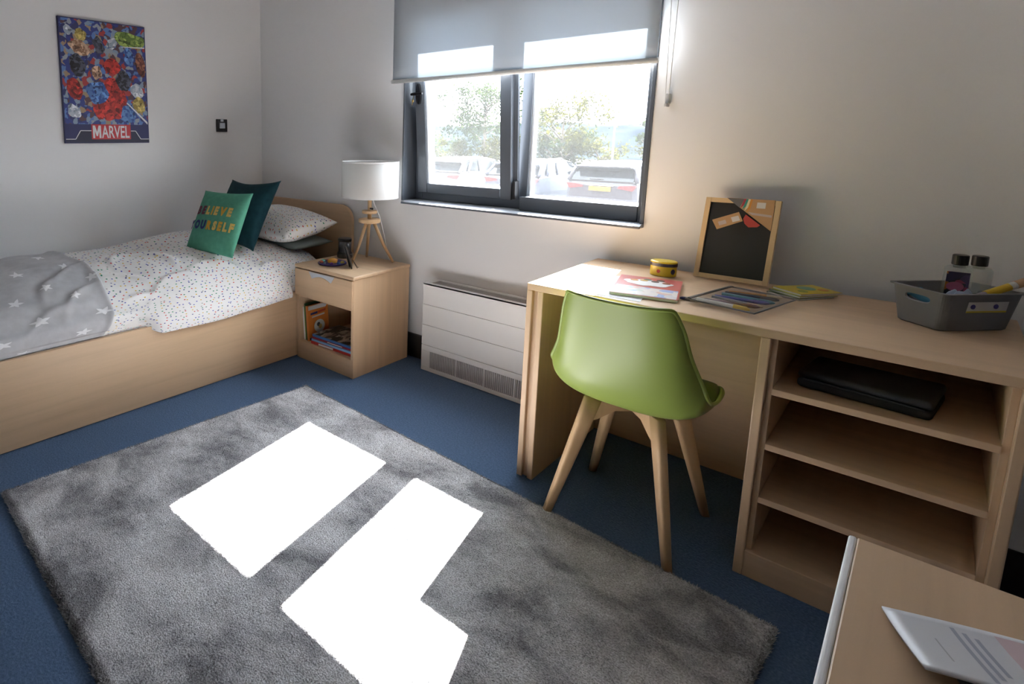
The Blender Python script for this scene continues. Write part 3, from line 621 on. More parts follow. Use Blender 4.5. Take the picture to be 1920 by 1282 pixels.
bm = bmesh.new(); tube(bm, edge + [edge[0]], .0058, 8, False); fin('rim', bm, M_green, chr_, True)
def pad_fn(u, v):
    s, t = u * 2 - 1, v * 2 - 1; q = shell_fn(.5 + s * .43, .08 + .40 * v); e = (max(0, 1 - abs(s) ** 4) * max(0, 1 - abs(t) ** 4)) ** .5
    return q + Vector((0, .004, .002 + .030 * e))
prop(grid('seat_pad', pad_fn, 24, 24, mat('dark_olive_leatherette', (.075, .125, .02), .45), chr_), 'padded dark green seat cushion')
for sx, sy in ((-1, -1), (1, -1), (1, 1), (-1, 1)):
    top = Vector((sx * .095, sy * .098, .425)); bot = Vector((sx * .187, sy * .198, .0)); d = (bot - top)
    t1 = Vector((sx * .707, sy * .707, 0)); t2 = Vector((-sy * .707, sx * .707, 0))
    bm = bmesh.new(); rings = []
    for f, a, b in ((0, .030, .0155), (.22, .026, .0155), (.6, .019, .0145), (1, .0125, .012)):
        c = top + d * f; ring = []
        for k in range(16):
            an = 2 * PI * k / 16 + PI / 16; ca, sa = math.cos(an), math.sin(an)
            g = lambda q: math.copysign(abs(q) ** .55, q)
            ring.append(bm.verts.new(c + t1 * a * g(ca) + t2 * b * g(sa)))
        rings.append(ring)
    for r0, r1 in zip(rings, rings[1:]):
        for k in range(16): bm.faces.new((r0[k], r0[(k + 1) % 16], r1[(k + 1) % 16], r1[k]))
    bm.faces.new(rings[0]); bm.faces.new(rings[-1][::-1]); bmesh.ops.recalc_face_normals(bm, faces=bm.faces)
    bmesh.ops.transform(bm, matrix=Matrix.Identity(4), verts=bm.verts)
    fin('leg', bm, OAK, chr_, True)
for s in (1, -1):
    Mx = Matrix.Rotation(math.atan2(.098 * s, .095), 4, 'Z')
    bm = bmesh.new(); prism(bm, [(-.140, .425), (-.155, .345), (-.125, .355), (-.07, .383), (.07, .383), (.125, .355), (.155, .345), (.140, .425)], -.014 + .0005 * s, .014, Mx, 'y'); fin('cross_rail', bm, OAK, chr_)
bm = bmesh.new(); lathe(bm, [(.085, .412), (.085, .424), (.03, .430)], n=24); fin('mounting_plate', bm, M_black, chr_)

# ------------------------------------------------------------------ things on the desk
def flat(name, label, cat, pts, z0, th_, m, bev=.0008):
    bm = bmesh.new(); prism(bm, pts, z0, z0 + th_); return prop(fin(name, bm, m), label, cat)
DT = DZ + .0003
flat('paper_sheet', 'plain white sheet of paper under the magazine on the desk', 'paper', [(-.83, 2.30), (-.66, 2.31), (-.61, 1.985), (-.79, 1.972)], DT, .0006, M_paper)
mg = thing('magazine', 'red and white picture magazine lying on the desk behind the chair', 'magazine', (-.713, 2.012, DT + .0008), math.atan2(.022, .191))
mw, mh = .195, .292
Ms = Matrix(((1, -.155, 0, 0), (0, .988, 0, 0), (0, 0, 1, 0), (0, 0, 0, 1))); Ms = Matrix.Rotation(R(6), 4, 'Z')
B('pages', 0, mw, 0, mh, 0, .009, M_paper, mg, .0006, 1, Ms)
def mp(name, x0, x1, y0, y1, m, lv=0): return B(name, x0, x1, y0, y1, .009 + lv * .0003, .0094 + lv * .0003, m, mg, 0, 1, Ms)
mp('cover', -.001, mw + .001, -.001, mh + .001, mat('pink_red_cover', (.48, .075, .07), .3))
mp('cover_picture', .004, mw - .004, .004, .125, print_mat('magazine_picture', [(0, (.60, .60, .64)), (.3, (.30, .42, .70)), (.45, (.70, .68, .66)), (.7, (.65, .45, .40)), (.85, (.55, .60, .55))], 34, .3), 1)
bm = bmesh.new(); prism(bm, [(.095 + .075 * math.cos(a) * (1 + .08 * math.sin(5 * a)), .20 + .048 * math.sin(a) * (1 + .12 * math.cos(7 * a))) for a in [k * 2 * PI / 40 for k in range(40)]], .0094, .0100, Ms); fin('cover_title_patch', bm, mat('white_print2', (.7, .7, .7), .4), mg)
for px_, py_, c in ((.05, .222, (.60, .28, .04)), (.08, .232, (.60, .36, .05)), (.115, .228, (.05, .03, .03)), (.15, .218, (.25, .08, .03)), (.09, .25, (.04, .10, .06)), (.13, .255, (.05, .04, .04))):
    bm = bmesh.new(); prism(bm, circ(px_, py_, .013, 14), .0100, .0105, Ms); fin('cover_print', bm, mat('mag_%d' % int(px_ * 1000), c, .35), mg)
B('spine', -.0015, .0, 0, mh, 0, .009, mat('white_print2', (.7, .7, .7), .4), mg, 0, 1, Ms)

tin = thing('yellow_tin', 'small oval yellow tin with a dark rim band on the desk', 'tin', (-.680, 2.445, DT), R(12))
bm = bmesh.new(); lathe(bm, [(.0425, 0), (.044, .002), (.044, .040)], n=36, sy=.78); fin('body', bm, mat('yellow_tin', (.66, .47, .02), .3), tin, False)
bm = bmesh.new(); lathe(bm, [(.0455, .038), (.0455, .050)], n=36, sy=.78, capt=False, capb=False); prop(fin('rim_band', bm, mat('near_black_band', (.03, .025, .05), .35), tin), 'dark rim band')
bm = bmesh.new(); lathe(bm, [(.0452, .050), (.0445, .055), (.040, .057), (.0, .0575)], n=36, sy=.78, capt=False); fin('lid', bm, mat('yellow_tin', (.66, .47, .02), .3), tin)
for a, c, s in ((252, (.45, .05, .03), .006), (318, (.03, .03, .09), .0085)):
    Mq = Matrix.Translation((.0442 * math.cos(R(a)), .0442 * .78 * math.sin(R(a)), .020)) @ Matrix.Rotation(R(a), 4, 'Z')
    bm = bmesh.new(); prism(bm, circ(0, 0, s, 14, s * 1.2), -.001, .0010, Mq, 'x'); fin('printed_mark', bm, mat('tin_mark_%d' % a, c, .35), tin)

bb = thing('blackboard', 'small blackboard with pine frame leaning on the wall', 'blackboard', (0, 0, 0))
bb.matrix_world = frame_matrix((-.478, 2.505, DT + .003), R(-4), R(-14.2), R(-1.0))
bw_, bh_ = .230, .302
PINE = wood('pine', 'z', (.66, .48, .27), .08); PINEX = wood('pine_x', 'x', (.66, .48, .27), .08)
for x0, x1 in ((-bw_ / 2, -bw_ / 2 + .0165), (bw_ / 2 - .0165, bw_ / 2)): B('frame_stile', x0, x1, -.014, 0, 0, bh_, PINE, bb, .001)
for z0 in (0, bh_ - .0165): B('frame_rail', -bw_ / 2 + .0165, bw_ / 2 - .0165, -.0138, 0, z0, z0 + .0165, PINEX, bb, .001)
B('board', -bw_ / 2 + .016, bw_ / 2 - .016, -.006, -.002, .015, bh_ - .015, mat('chalkboard_black', (.014, .014, .015), .55), bb, 0)
card = mat('kraft_card', (.50, .30, .145), .8)
def bdec(name, poly, m, y=-.0152, e=.0005):
    bm = bmesh.new(); prism(bm, poly, y - e, y, axis='y'); return fin(name, bm, m, bb)
sl = bdec('card_corner', [(-.048, bh_ + .001), (.098, bh_ + .001), (.098, .193)], card); prop(sl, 'brown card packaging corner')
bdec('print_dark', [(-.046, bh_), (.006, bh_), (-.004, .2685)], mat('grey_print', (.13, .125, .13), .7), -.0158)
for k, c in enumerate(((.40, .05, .08), (.04, .28, .24), (.75, .70, .45), (.65, .28, .05))):
    bdec('print_stripe', [(.006 + k * .0065, bh_), (.0125 + k * .0065, bh_), (.0085 + k * .0065, .280 - k * .004), (-.002 + k * .0068, .2675 - k * .0045)], mat('stripe_%d' % k, c, .7), -.0158)
bdec('print_label', [(.046, .271), (.072, .271), (.072, .292), (.046, .292)], mat('label_white', (.66, .64, .62), .7), -.0158)
bdec('print_line', [(.024, .255), (.094, .249), (.094, .241), (.036, .246)], mat('pale_lilac_print', (.50, .42, .40), .7), -.0158)
tg = bdec('card_tag', [(-.086, .218), (-.006, .2545), (.010, .222), (-.066, .184)], card, -.0075); prop(tg, 'brown card tag')
bdec('tag_label', [(-.028, .232), (-.006, .241), (.002, .224), (-.020, .215)], mat('label_white', (.66, .64, .62), .7), -.0081)
bdec('tag_print', [(-.066, .212), (-.044, .222), (-.038, .209), (-.060, .199)], mat('pale_lilac_print', (.50, .42, .40), .7), -.0081)
rd = bdec('red_tag', [(.016, .247), (.064, .212), (.056, .204), (.030, .201), (.017, .213), (.010, .230)], mat('coral_red_card', (.50, .065, .055), .7), -.0085); prop(rd, 'coral red card piece')

# pencil pouch with pens inside
pc_c = Vector((-.386, 2.205, DT))
PR = R(78)
pch = thing('pencil_pouch', 'clear zip pouch full of pens lying on the desk', 'pouch', pc_c, PR)
pw, ph = .285, .190
def pouch(side):
    f = lambda u, v: Vector(((u - .5) * pw, (v - .5) * ph, (.014 + side * .0128 * (max(0, 1 - abs(u * 2 - 1) ** 4) * max(0, 1 - abs(v * 2 - 1) ** 4)) ** .6) + (.0015 * noise.noise(Vector((u * 9, v * 6, side))) if side > 0 else 0)))
    return f
grid('film', pouch(1), 36, 24, M_clear, pch); grid('film', pouch(-1), 12, 8, M_clear, pch)
bm = bmesh.new(); tube(bm, [(-pw / 2, -ph / 2, .014), (pw / 2, -ph / 2, .014), (pw / 2, ph / 2, .014), (-pw / 2, ph / 2, .014), (-pw / 2, -ph / 2, .014)], .0028, 6); fin('welded_edge', bm, mat('smoke_edge', (.13, .13, .145), .4), pch)
bm = bmesh.new(); box(bm, -pw / 2 + .004, pw / 2 - .004, ph / 2 - .013, ph / 2 - .004, .0150, .0185, .0008); fin('zip', bm, mat('zip_black', (.03, .03, .032), .35), pch)
pens = [('white marker pen with a yellow cap', (.72, .72, .70), (.75, .50, .03), -.055, -4, .0056), ('dark purple ink pen', (.10, .03, .07), (.12, .03, .05), -.028, 6, .0045), ('grey drawing pencil', (.30, .31, .33), (.55, .40, .25), -.008, -8, .0038), ('blue ballpoint pen', (.06, .09, .35), (.04, .05, .28), .014, 5, .0045), ('teal fineliner pen', (.10, .30, .32), (.05, .2, .25), .032, -3, .0045), ('black fineliner pen', (.03, .03, .035), (.03, .03, .03), .048, 3, .0045), ('orange wooden pencil', (.62, .28, .06), (.62, .48, .30), -.040, 9, .0038)]
for k, (lab, c1, c2, yy, an, r) in enumerate(pens):
    w = Matrix.Translation(pc_c) @ Matrix.Rotation(PR, 4, 'Z') @ Matrix.Translation((-.112 + k * .036, random.uniform(-.006, .006), .0125)) @ Matrix.Rotation(R(-78 + an * 1.6), 4, 'Z')
    t = thing('pen', lab + ' inside the clear pouch', 'pen', (0, 0, 0), 0, 'pens in the clear pouch'); t.matrix_world = w
    bm = bmesh.new(); tube(bm, [(-.07, 0, 0), (.03, 0, 0)], r * 1.25, 10); fin('barrel', bm, mat('pen_' + lab, c1, .35), t)
    bm = bmesh.new(); tube(bm, [(.03, 0, 0), (.062, 0, 0), (.072, 0, 0)], [r * 1.4, r * 1.3, r * .5], 10); fin('cap', bm, mat('cap_' + lab, c2, .35), t)
t = thing('pen', 'small dark blue pen poking out beside the pouch', 'pen', (0, 0, 0)); t.matrix_world = Matrix.Translation((-.500, 2.125, DT + .0055)) @ Matrix.Rotation(R(200), 4, 'Z')
bm = bmesh.new(); tube(bm, [(-.045, 0, 0), (.006, 0, 0)], .0048, 10); fin('barrel', bm, mat('white_barrel', (.6, .6, .64), .35), t)
bm = bmesh.new(); tube(bm, [(.006, 0, 0), (.028, 0, 0), (.034, 0, 0)], [.0054, .0052, .003], 10); fin('cap', bm, mat('navy_cap', (.025, .03, .12), .3), t)

# activity packs beside the blackboard
yel = mat('yellow_card', (.62, .48, .04), .4); grn = mat('dark_green_card', (.03, .07, .03), .4)
z = DT
for i, (lab, c, dx, dy, a, thk) in enumerate((('dark green activity pack at the bottom of the small pile', grn, .0, -.010, -30, .006), ('green and yellow activity pack in the middle of the small pile', mat('olive_card', (.30, .36, .05), .4), .006, .0, -33, .006), ('yellow activity pack with a teal picture on top of the small pile', yel, .014, .006, -37, .007))):
    t = thing('activity_pack', lab, 'booklet', (-.272 + dx, 2.475 + dy, z), R(a), 'activity packs piled by the blackboard')
    B('pages', -.052, .052, -.074, .074, .0008, thk - .0008, M_paper, t, 0); bm = bmesh.new(); box(bm, -.053, .053, -.075, .075, 0, .0008); box(bm, -.053, .053, -.075, .075, thk - .0008, thk); box(bm, -.0535, -.052, -.075, .075, 0, thk); fin('cover', bm, c, t)
    if i == 2:
        for cx_, cy_, r, cc in ((-.012, .01, .026, (.16, .36, .30)), (.02, -.035, .014, (.30, .36, .06)), (.015, .045, .015, (.60, .25, .05))):
            bm = bmesh.new(); prism(bm, circ(cx_, cy_, r, 18), thk, thk + .0005); fin('cover_print', bm, mat('pack_%d' % int(r * 1000), cc, .4), t)
    z += thk + .0003

# grey basket
BA = math.atan2(.150, .128)
bkt = thing('storage_basket', 'grey plastic basket of toiletries at the end of the desk', 'basket', (.052, 2.272, DT), BA)
# local x along the long front side (length .197), local y to the back-left (.117)
bl_, bd_, bh2 = .200, .122, .108
def ring_pts(ex, z, r=.016, n=5):
    x0, x1, y0, y1 = -ex, bl_ + ex, -ex, bd_ + ex; out = []
    for cx_, cy_, a0 in ((x1 - r, y0 + r, -90), (x1 - r, y1 - r, 0), (x0 + r, y1 - r, 90), (x0 + r, y0 + r, 180)):
        for k in range(n + 1): a = R(a0 + 90 * k / n); out.append(Vector((cx_ + r * math.cos(a), cy_ + r * math.sin(a), z)))
    return out
bm = bmesh.new()
rings = [[bm.verts.new(p) for p in ring_pts(e, z)] for e, z in ((-.004, .0), (.0, .004), (.013, bh2 * .97), (.019, bh2 * .97), (.019, bh2), (.010, bh2), (-.003, .006), (-.006, .004))]
n = len(rings[0]); skip = []
for ri, (r0, r1) in enumerate(zip(rings, rings[1:])):
    for k in range(n):
        f = bm.faces.new((r0[k], r0[(k + 1) % n], r1[(k + 1) % n], r1[k]))
        if ri in (1, 5) and k in (5, 17): skip.append((f, ri, k))
bm.faces.new(rings[0][::-1]); bm.faces.new(rings[-1])
# hand holes in the short ends: replace each end face by a ring of quads around an oval
def hole(f, tc=.735):
    vs_ = list(f.verts); bm.faces.remove(f)
    a, b, c, d = [v.co.copy() for v in vs_]
    P = lambda s, t: (a * (1 - s) + b * s) * (1 - t) + (d * (1 - s) + c * s) * t
    m = 24; inner = []; outer = []
    for k in range(m):
        an = 2 * PI * k / m; ca, sa = math.cos(an), math.sin(an)
        inner.append(bm.verts.new(P(.5 + .30 * math.copysign(abs(ca) ** .6, ca), tc + .105 * math.copysign(abs(sa) ** .7, sa))))
        q = max(abs(ca) , abs(sa)); s, t = .5 + .5 * ca / q, .5 + .5 * sa / q
        if abs(s * (1 - s)) < 1e-6 and abs(t * (1 - t)) < 1e-6:
            outer.append(vs_[(0 if s < .5 else 1) if t < .5 else (3 if s < .5 else 2)])
        else: outer.append(bm.verts.new(P(s, t)))
    for k in range(m): bm.faces.new((outer[k], outer[(k + 1) % m], inner[(k + 1) % m], inner[k]))
    return inner
H_ = {}
for f, ri, k in skip: H_[(ri, k)] = hole(f, .735 if ri == 1 else .265)
for k in (5, 17):
    o_, i_ = H_[(1, k)], H_[(5, k)]
    for j in range(24):
        w_ = min(range(24), key=lambda q: (i_[q].co - o_[j].co).length); w2 = min(range(24), key=lambda q: (i_[q].co - o_[(j + 1) % 24].co).length)
        if w_ != w2: bm.faces.new((o_[j], o_[(j + 1) % 24], i_[w2], i_[w_]))
        else: bm.faces.new((o_[j], o_[(j + 1) % 24], i_[w_]))
bmesh.ops.recalc_face_normals(bm, faces=bm.faces)
fin('tub', bm, M_grey, bkt)
def bd2(name, x0, x1, z0, z1, m, lv=0):
    yf = lambda z: -.0002 - (z / bh2) * .0134 - .0008 - lv * .0004
    vs_ = [Vector((x0, yf(z0), z0)), Vector((x1, yf(z0), z0)), Vector((x1, yf(z1), z1)), Vector((x0, yf(z1), z1))]
    vs_ += [v + Vector((0, .0006, 0)) for v in vs_]
    return from_vf(name, vs_, [(0, 1, 2, 3), (7, 6, 5, 4), (0, 4, 5, 1), (1, 5, 6, 2), (2, 6, 7, 3), (3, 7, 4, 0)], m, bkt)
prop(bd2('label', .055, .170, .055, .085, mat('label_white', (.66, .64, .62), .7)), 'white sticker with a yellow stripe'); bd2('label_stripe', .055, .170, .055, .0595, mat('label_yellow', (.66, .50, .04), .6), 1)
for cx_ in (.069, .135):
    vs_ = [Vector((cx_ + .0065 * math.cos(2 * PI * k / 16), -.0118, .072 + .0065 * math.sin(2 * PI * k / 16))) for k in range(16)]; vs_ += [v + Vector((0, .0014, 0)) for v in vs_]
    from_vf('label_logo', vs_, [tuple(range(16)), tuple(range(31, 15, -1))] + [(k, k + 16, (k + 1) % 16 + 16, (k + 1) % 16) for k in range(16)], mat('label_indigo', (.06, .05, .25), .6), bkt)
MB = Matrix.Translation((.052, 2.272, DT)) @ Matrix.Rotation(BA, 4, 'Z')
def bottle(lab, lx, ly, rz, wd_, dp_, hh, body, lblm, tilt=(0, 0)):
    t = thing('toiletry_bottle', lab, 'bottle', (0, 0, 0), 0, 'bottles in the basket'); t.matrix_world = MB @ Matrix.Translation((lx, ly, .0065)) @ Matrix.Rotation(rz, 4, 'Z') @ Matrix.Rotation(tilt[0], 4, 'X') @ Matrix.Rotation(tilt[1], 4, 'Y')
    bm = bmesh.new(); box(bm, -wd_ / 2, wd_ / 2, -dp_ / 2, dp_ / 2, 0, hh, .011, 4); fin('body', bm, body, t, False)
    bm = bmesh.new(); lathe(bm, [(.012, hh - .004), (.012, hh + .006)], n=20); fin('neck', bm, body, t)
    bm = bmesh.new(); lathe(bm, [(.0155, hh + .004), (.0165, hh + .006), (.0165, hh + .030), (.015, hh + .032)], n=24); prop(fin('cap', bm, M_black, t), 'black screw cap')
    if lblm: B('label', -wd_ / 2 + .006, wd_ / 2 - .006, -dp_ / 2 - .0006, -dp_ / 2 + .0004, .012, hh - .014, lblm, t, 0)
    return t
M_lbl = print_mat('dark_floral_label', [(0, (.03, .02, .06)), (.3, (.30, .06, .12)), (.5, (.06, .04, .12)), (.7, (.02, .02, .03)), (.88, (.45, .16, .03))], 55, .4)
vw = -BA + R(2)
bt = bottle('clear bottle with a dark floral label and black cap in the basket', .080, .046, vw, .056, .034, .165, M_clearb, M_lbl)
bm = bmesh.new(); prism(bm, circ(-.003, .110, .017, 20, .013), -.0182, -.0176, axis='y'); fin('label_patch', bm, mat('rose_print', (.42, .12, .20), .4), bt)
bm = bmesh.new(); prism(bm, [(-.022, .030), (.022, .030), (.022, .058), (-.022, .058)], -.0182, -.0176, axis='y'); fin('label_patch', bm, mat('dark_print2', (.012, .012, .014), .4), bt)
bottle('plain clear bottle with a black cap behind the paintbrush in the basket', .146, .052, vw, .056, .034, .160, M_clearb, None)
t = thing('tubed_brush', 'long brush with a yellow band poking out of the basket', 'brush', (0, 0, 0)); a0 = Vector((.100, .006, .096)); a1 = Vector((.255, -.030, .168)); dd = a1 - a0
t.matrix_world = MB
for f0, f1, r, m, nm in ((-.05, .10, .0080, mat('lilac_band', (.42, .34, .40), .5), 'tip'), (.10, .42, .0098, mat('yellow_band', (.72, .48, .03), .4), 'yellow_band'), (.42, .50, .0098, mat('label_white', (.66, .64, .62), .7), 'white_band'), (.50, 1.0, .0108, mat('pale_wood_handle', (.55, .34, .19), .5), 'handle')):
    bm = bmesh.new(); tube(bm, [a0 + dd * f0, a0 + dd * f1], r, 14); fin(nm, bm, m, t)
def cloth(lab, m, cx_, cy_, rx, ry, z0, seed):
    f = lambda u, v: Vector((cx_ + (u - .5) * 2 * rx, cy_ + (v - .5) * 2 * ry, z0 + .020 * (max(0, 1 - abs(u * 2 - 1) ** 3) * max(0, 1 - abs(v * 2 - 1) ** 3)) ** .5 * (1 + .8 * noise.noise(Vector((u * 4, v * 4, seed)))) + .006 * math.sin(9 * u + 5 * v + seed)))
    o = grid('face_cloth', f, 24, 20, m, None, thick=.004); o.matrix_world = MB; return prop(o, lab, 'cloth', 'cloths in the basket')
cloth('blue face cloth folded in the basket by the hand hole', mat('blue_terry', (.06, .20, .36), .95), .022, .062, .020, .052, .074, 3)
cloth('pale blue face cloth lying across the front of the basket', mat('pale_blue_terry', (.36, .44, .56), .95), .064, .016, .040, .013, .084, 8)
prop(B('grey_soap_box', .150, .190, .080, .112, .0065, .085, mat('soap_carton', (.45, .46, .48), .6), None, .003, 2, MB), 'plain grey carton standing in the basket', 'carton')

# ------------------------------------------------------------------ chest of drawers in the near right corner
KX0, KX1, KY0, KY1, KZ = -.027, .46, .30, 1.0, .75
kc = thing('chest_of_drawers', 'beech chest with a painted white edge highlight in the near corner', 'chest', (KX0, KY0, 0))
kw, kd = KX1 - KX0, KY1 - KY0
B('top', .0085, kw, 0, kd, KZ - .022, KZ, WY, kc, .002); prop(B('edge_highlight', 0, .0085, 0, kd, KZ - .022, KZ + .0003, mat('white_edge_highlight', (.86, .86, .88), .3), kc, .003, 3), 'white strip painted as a window highlight on the edge')  # white colour stands in for window light catching the rounded edge
B('side_panel', .02, kw - .01, .006, .024, 0, KZ - .022, WZ, kc); B('side_panel', .02, kw - .01, kd - .024, kd - .006, 0, KZ - .022, WZ, kc); B('back_panel', kw - .022, kw - .01, .024, kd - .024, 0, KZ - .022, WZ, kc, 0); B('plinth', .03, .045, .024, kd - .024, 0, .08, WY, kc)
for i in range(3):
    z0 = .085 + i * .213; d = B('drawer', .006, .024, .028, kd - .028, z0, z0 + .208, WY, kc)
    bm = bmesh.new(); prism(bm, [(kd / 2 - .10, z0 + .200), (kd / 2 + .10, z0 + .200)] + [(kd / 2 + .08 * math.cos(a), z0 + .19 - .042 * math.sin(a)) for a in [k * PI / 14 for k in range(15)]], .003, .0065, axis='x'); fin('recessed_handle', bm, M_silver, d)

A = Vector((.012, .853, KZ + .004)); Bp = Vector((.045, .740, KZ + .030)); ux = Vector((.94, .34, 0)).normalized()
def lf(u, v):
    q = A.lerp(Bp, v) + ux * (u * .215); q.z = KZ + .005 + .026 * v ** 1.3 * (1 - .3 * u) + .004 * math.sin(u * 3); return q
bk = thing('brochure', 'white printed brochure with a lifted edge on the near chest', 'brochure', (A.x, A.y, KZ))
loc = Vector((A.x, A.y, KZ))
grid('cover', lambda u, v: lf(u, v) - loc, 16, 14, mat('white_gloss_card', (.56, .56, .585), .45), bk, thick=.0022)
def lp(name, u0, u1, v0, v1, m): return grid(name, lambda u, v: lf(u0 + u * (u1 - u0), v0 + v * (v1 - v0)) - loc + Vector((0, 0, .0029)), 6, 6, m, bk)
for k in range(3): lp('text_line', .235 + k * .035, .252 + k * .035, .10 + .05 * k, .92 - .08 * k, mat('text_grey_blue', (.30, .31, .38), .5))
lp('text_line', .135, .142, .38, .74, mat('text_grey', (.36, .36, .38), .5)); lp('picture', .40, .52, .06, .60, mat('pale_pink_print', (.55, .42, .44), .5)); lp('picture', .54, .98, .0, 1, print_mat('brochure_picture', [(0, (.10, .20, .18)), (.35, (.35, .05, .09)), (.6, (.20, .30, .28)), (.8, (.60, .58, .58))], 30, .4))
under = [lf(.15, .55), lf(.95, .55)]
prop(B('notebook', .0, .17, -.036, .036, 0, .012, mat('dark_notebook', (.02, .02, .022), .5), None, .002, 2, Matrix.Translation((.066, .80, KZ + .0005)) @ Matrix.Rotation(math.atan2(.34, .94), 4, 'Z')), 'thin black notebook under the brochure on the near chest', 'notebook')

# ------------------------------------------------------------------ poster and switch on the left wall
PY0, PY1, PZ0, PZ1 = 1.239, 1.748, 1.227, 1.914
po = thing('poster_canvas', 'tall comic style canvas print hung on the wall above the bed', 'poster', (XL, PY0, PZ0))
ph_, pw2 = PZ1 - PZ0, PY1 - PY0
B('canvas', 0.002, .020, 0, pw2, 0, ph_, mat('navy_canvas', (.025, .028, .11), .55), po, .002)
M_art = print_mat('comic_art_blue', [(0, (.035, .05, .22)), (.30, (.10, .20, .48)), (.45, (.03, .035, .13)), (.58, (.22, .30, .42)), (.68, (.10, .05, .06)), (.78, (.35, .25, .16)), (.86, (.38, .05, .05)), (.94, (.30, .33, .38))], 42, .5)
def pd(name, poly, m, lv=0): return decal(po, poly, .020 + .0007 * lv, m, name)
pd('print_field', [(.006, .108), (pw2 - .006, .108), (pw2 - .006, ph_ - .006), (.006, ph_ - .006)], M_art)
M_patch = lambda n_, c1, c2: print_mat(n_, [(0, c1), (.30, c2), (.55, tuple((a + b) / 2 for a, b in zip(c1, c2))), (.78, tuple(a * .45 for a in c1)), (.90, tuple(min(1, b * 1.35) for b in c2))], 62, .5)
BL = 0
def blob(cy, cz, ry, rz_, m, lv, seed, rot=0):
    pts = []
    for k in range(26):
        a = 2 * PI * k / 26; q = 1 + .28 * noise.noise(Vector((math.cos(a) * 1.6, math.sin(a) * 1.6, seed * 3.7)))
        y, z_ = ry * q * math.cos(a), rz_ * q * math.sin(a); pts.append((min(max(cy + y * math.cos(rot) - z_ * math.sin(rot), .007), pw2 - .007), min(max(cz + y * math.sin(rot) + z_ * math.cos(rot), .11), ph_ - .007)))
    global BL; BL += 1; pd('print_patch', pts, m, 1 + BL * .08)
red = M_patch('art_red', (.26, .015, .015), (.55, .04, .03)); gre = M_patch('art_green', (.12, .20, .04), (.32, .42, .10)); blu = M_patch('art_blue', (.03, .08, .30), (.12, .26, .55)); tan = M_patch('art_tan', (.28, .15, .09), (.55, .38, .26)); drk = M_patch('art_dark', (.02, .02, .03), (.08, .09, .13)); pal = M_patch('art_pale', (.30, .36, .45), (.60, .62, .66)); gol = M_patch('art_gold', (.30, .22, .05), (.55, .44, .14))
for args in ((.28, .25, .085, .13, red, 1, 1, .1), (.20, .29, .06, .07, blu, 1, 2, .4), (.41, .60, .10, .045, gre, 1, 3, -.1), (.11, .53, .06, .035, tan, 1, 4, -.4), (.29, .44, .055, .04, red, 1, 5, 0), (.09, .43, .045, .06, drk, 1, 6, .3), (.36, .36, .045, .06, drk, 1, 7, 0), (.44, .31, .035, .05, pal, 1, 8, .5), (.07, .30, .04, .06, red, 1, 9, .3), (.20, .40, .03, .04, tan, 1, 10, 0), (.47, .46, .03, .07, M_patch('art_rust', (.14, .04, .03), (.30, .12, .07)), 1, 11, .2), (.06, .18, .035, .045, pal, 1, 12, .7), (.45, .22, .04, .05, gol, 1, 13, .2), (.12, .60, .03, .035, gol, 1, 14, .6), (.30, .57, .035, .03, pal, 1, 15, .8), (.22, .55, .03, .05, drk, 1, 16, .3), (.20, .18, .03, .05, red, 1, 17, .4), (.38, .17, .05, .05, blu, 1, 18, 0), (.40, .50, .03, .05, blu, 1, 19, .2), (.05, .62, .02, .03, pal, 1, 20, .4)): blob(*args)
wht = mat('poster_white', (.70, .70, .72), .5)
pd('print_streak', [(.355, .555), (.50, .560), (.50, .568), (.355, .558)], wht, 4); pd('print_streak', [(.37, .235), (.50, .110), (.50, .125), (.375, .238)], wht, 4)
nav = mat('poster_navy_base', (.016, .018, .05), .5)
pd('print_base', [(.004, .004), (pw2 - .004, .004), (pw2 - .004, .022), (.455, .022), (.42, .070), (.085, .070), (.055, .022), (.004, .022)], nav, 2)
def ln(pts, w=.004):
    for (y0, z0), (y1, z1) in zip(pts, pts[1:]):
        d = Vector((y1 - y0, z1 - z0)); n_ = Vector((-d.y, d.x)).normalized() * w / 2
        pd('print_line', [(y0 - n_.x, z0 - n_.y), (y1 - n_.x, z1 - n_.y), (y1 + n_.x, z1 + n_.y), (y0 + n_.x, z0 + n_.y)], wht, 3)
ln([(.004, .023), (.058, .023), (.088, .071), (.150, .071)]); ln([(.390, .071), (.420, .071), (.452, .023), (.505, .023)])
pd('logo_box', [(.150, .022), (.388, .022), (.388, .108), (.150, .108)], mat('logo_red', (.50, .03, .04), .5), 4)
vs_, fs_ = text_mesh('ARVEL', .098, .0016, .62)
xmin, xmax = min(v.x for v in vs_), max(v.x for v in vs_); k = .170 / (xmax - xmin); ym = (max(v.y for v in vs_) + min(v.y for v in vs_)) / 2; ky = .072 / (max(v.y for v in vs_) - min(v.y for v in vs_))
from_vf('logo_lettering', [Vector((.0244, .2945 + (v.x - (xmin + xmax) / 2) * k, .065 + (v.y - ym) * ky)) for v in vs_], [f for f in fs_], wht, po)
pd('logo_lettering', [(.158 + .048 * a, .029 + .072 * b) for a, b in ((0, 0), (0, 1), (.28, 1), (.5, .48), (.72, 1), (1, 1), (1, 0), (.77, 0), (.77, .58), (.58, .16), (.42, .16), (.23, .58), (.23, 0))], wht, 5)

sw = thing('wall_switch', 'black wall switch plate with a silver rocker above the bed', 'switch', (XL, 2.250, 1.297))
B('plate', .0005, .010, 0, .087, 0, .084, M_black, sw, .003); B('rocker', .010, .0145, .022, .066, .022, .060, M_silver, sw, .002); B('indicator', .010, .0118, .032, .055, .068, .083, M_silver, sw, .001)

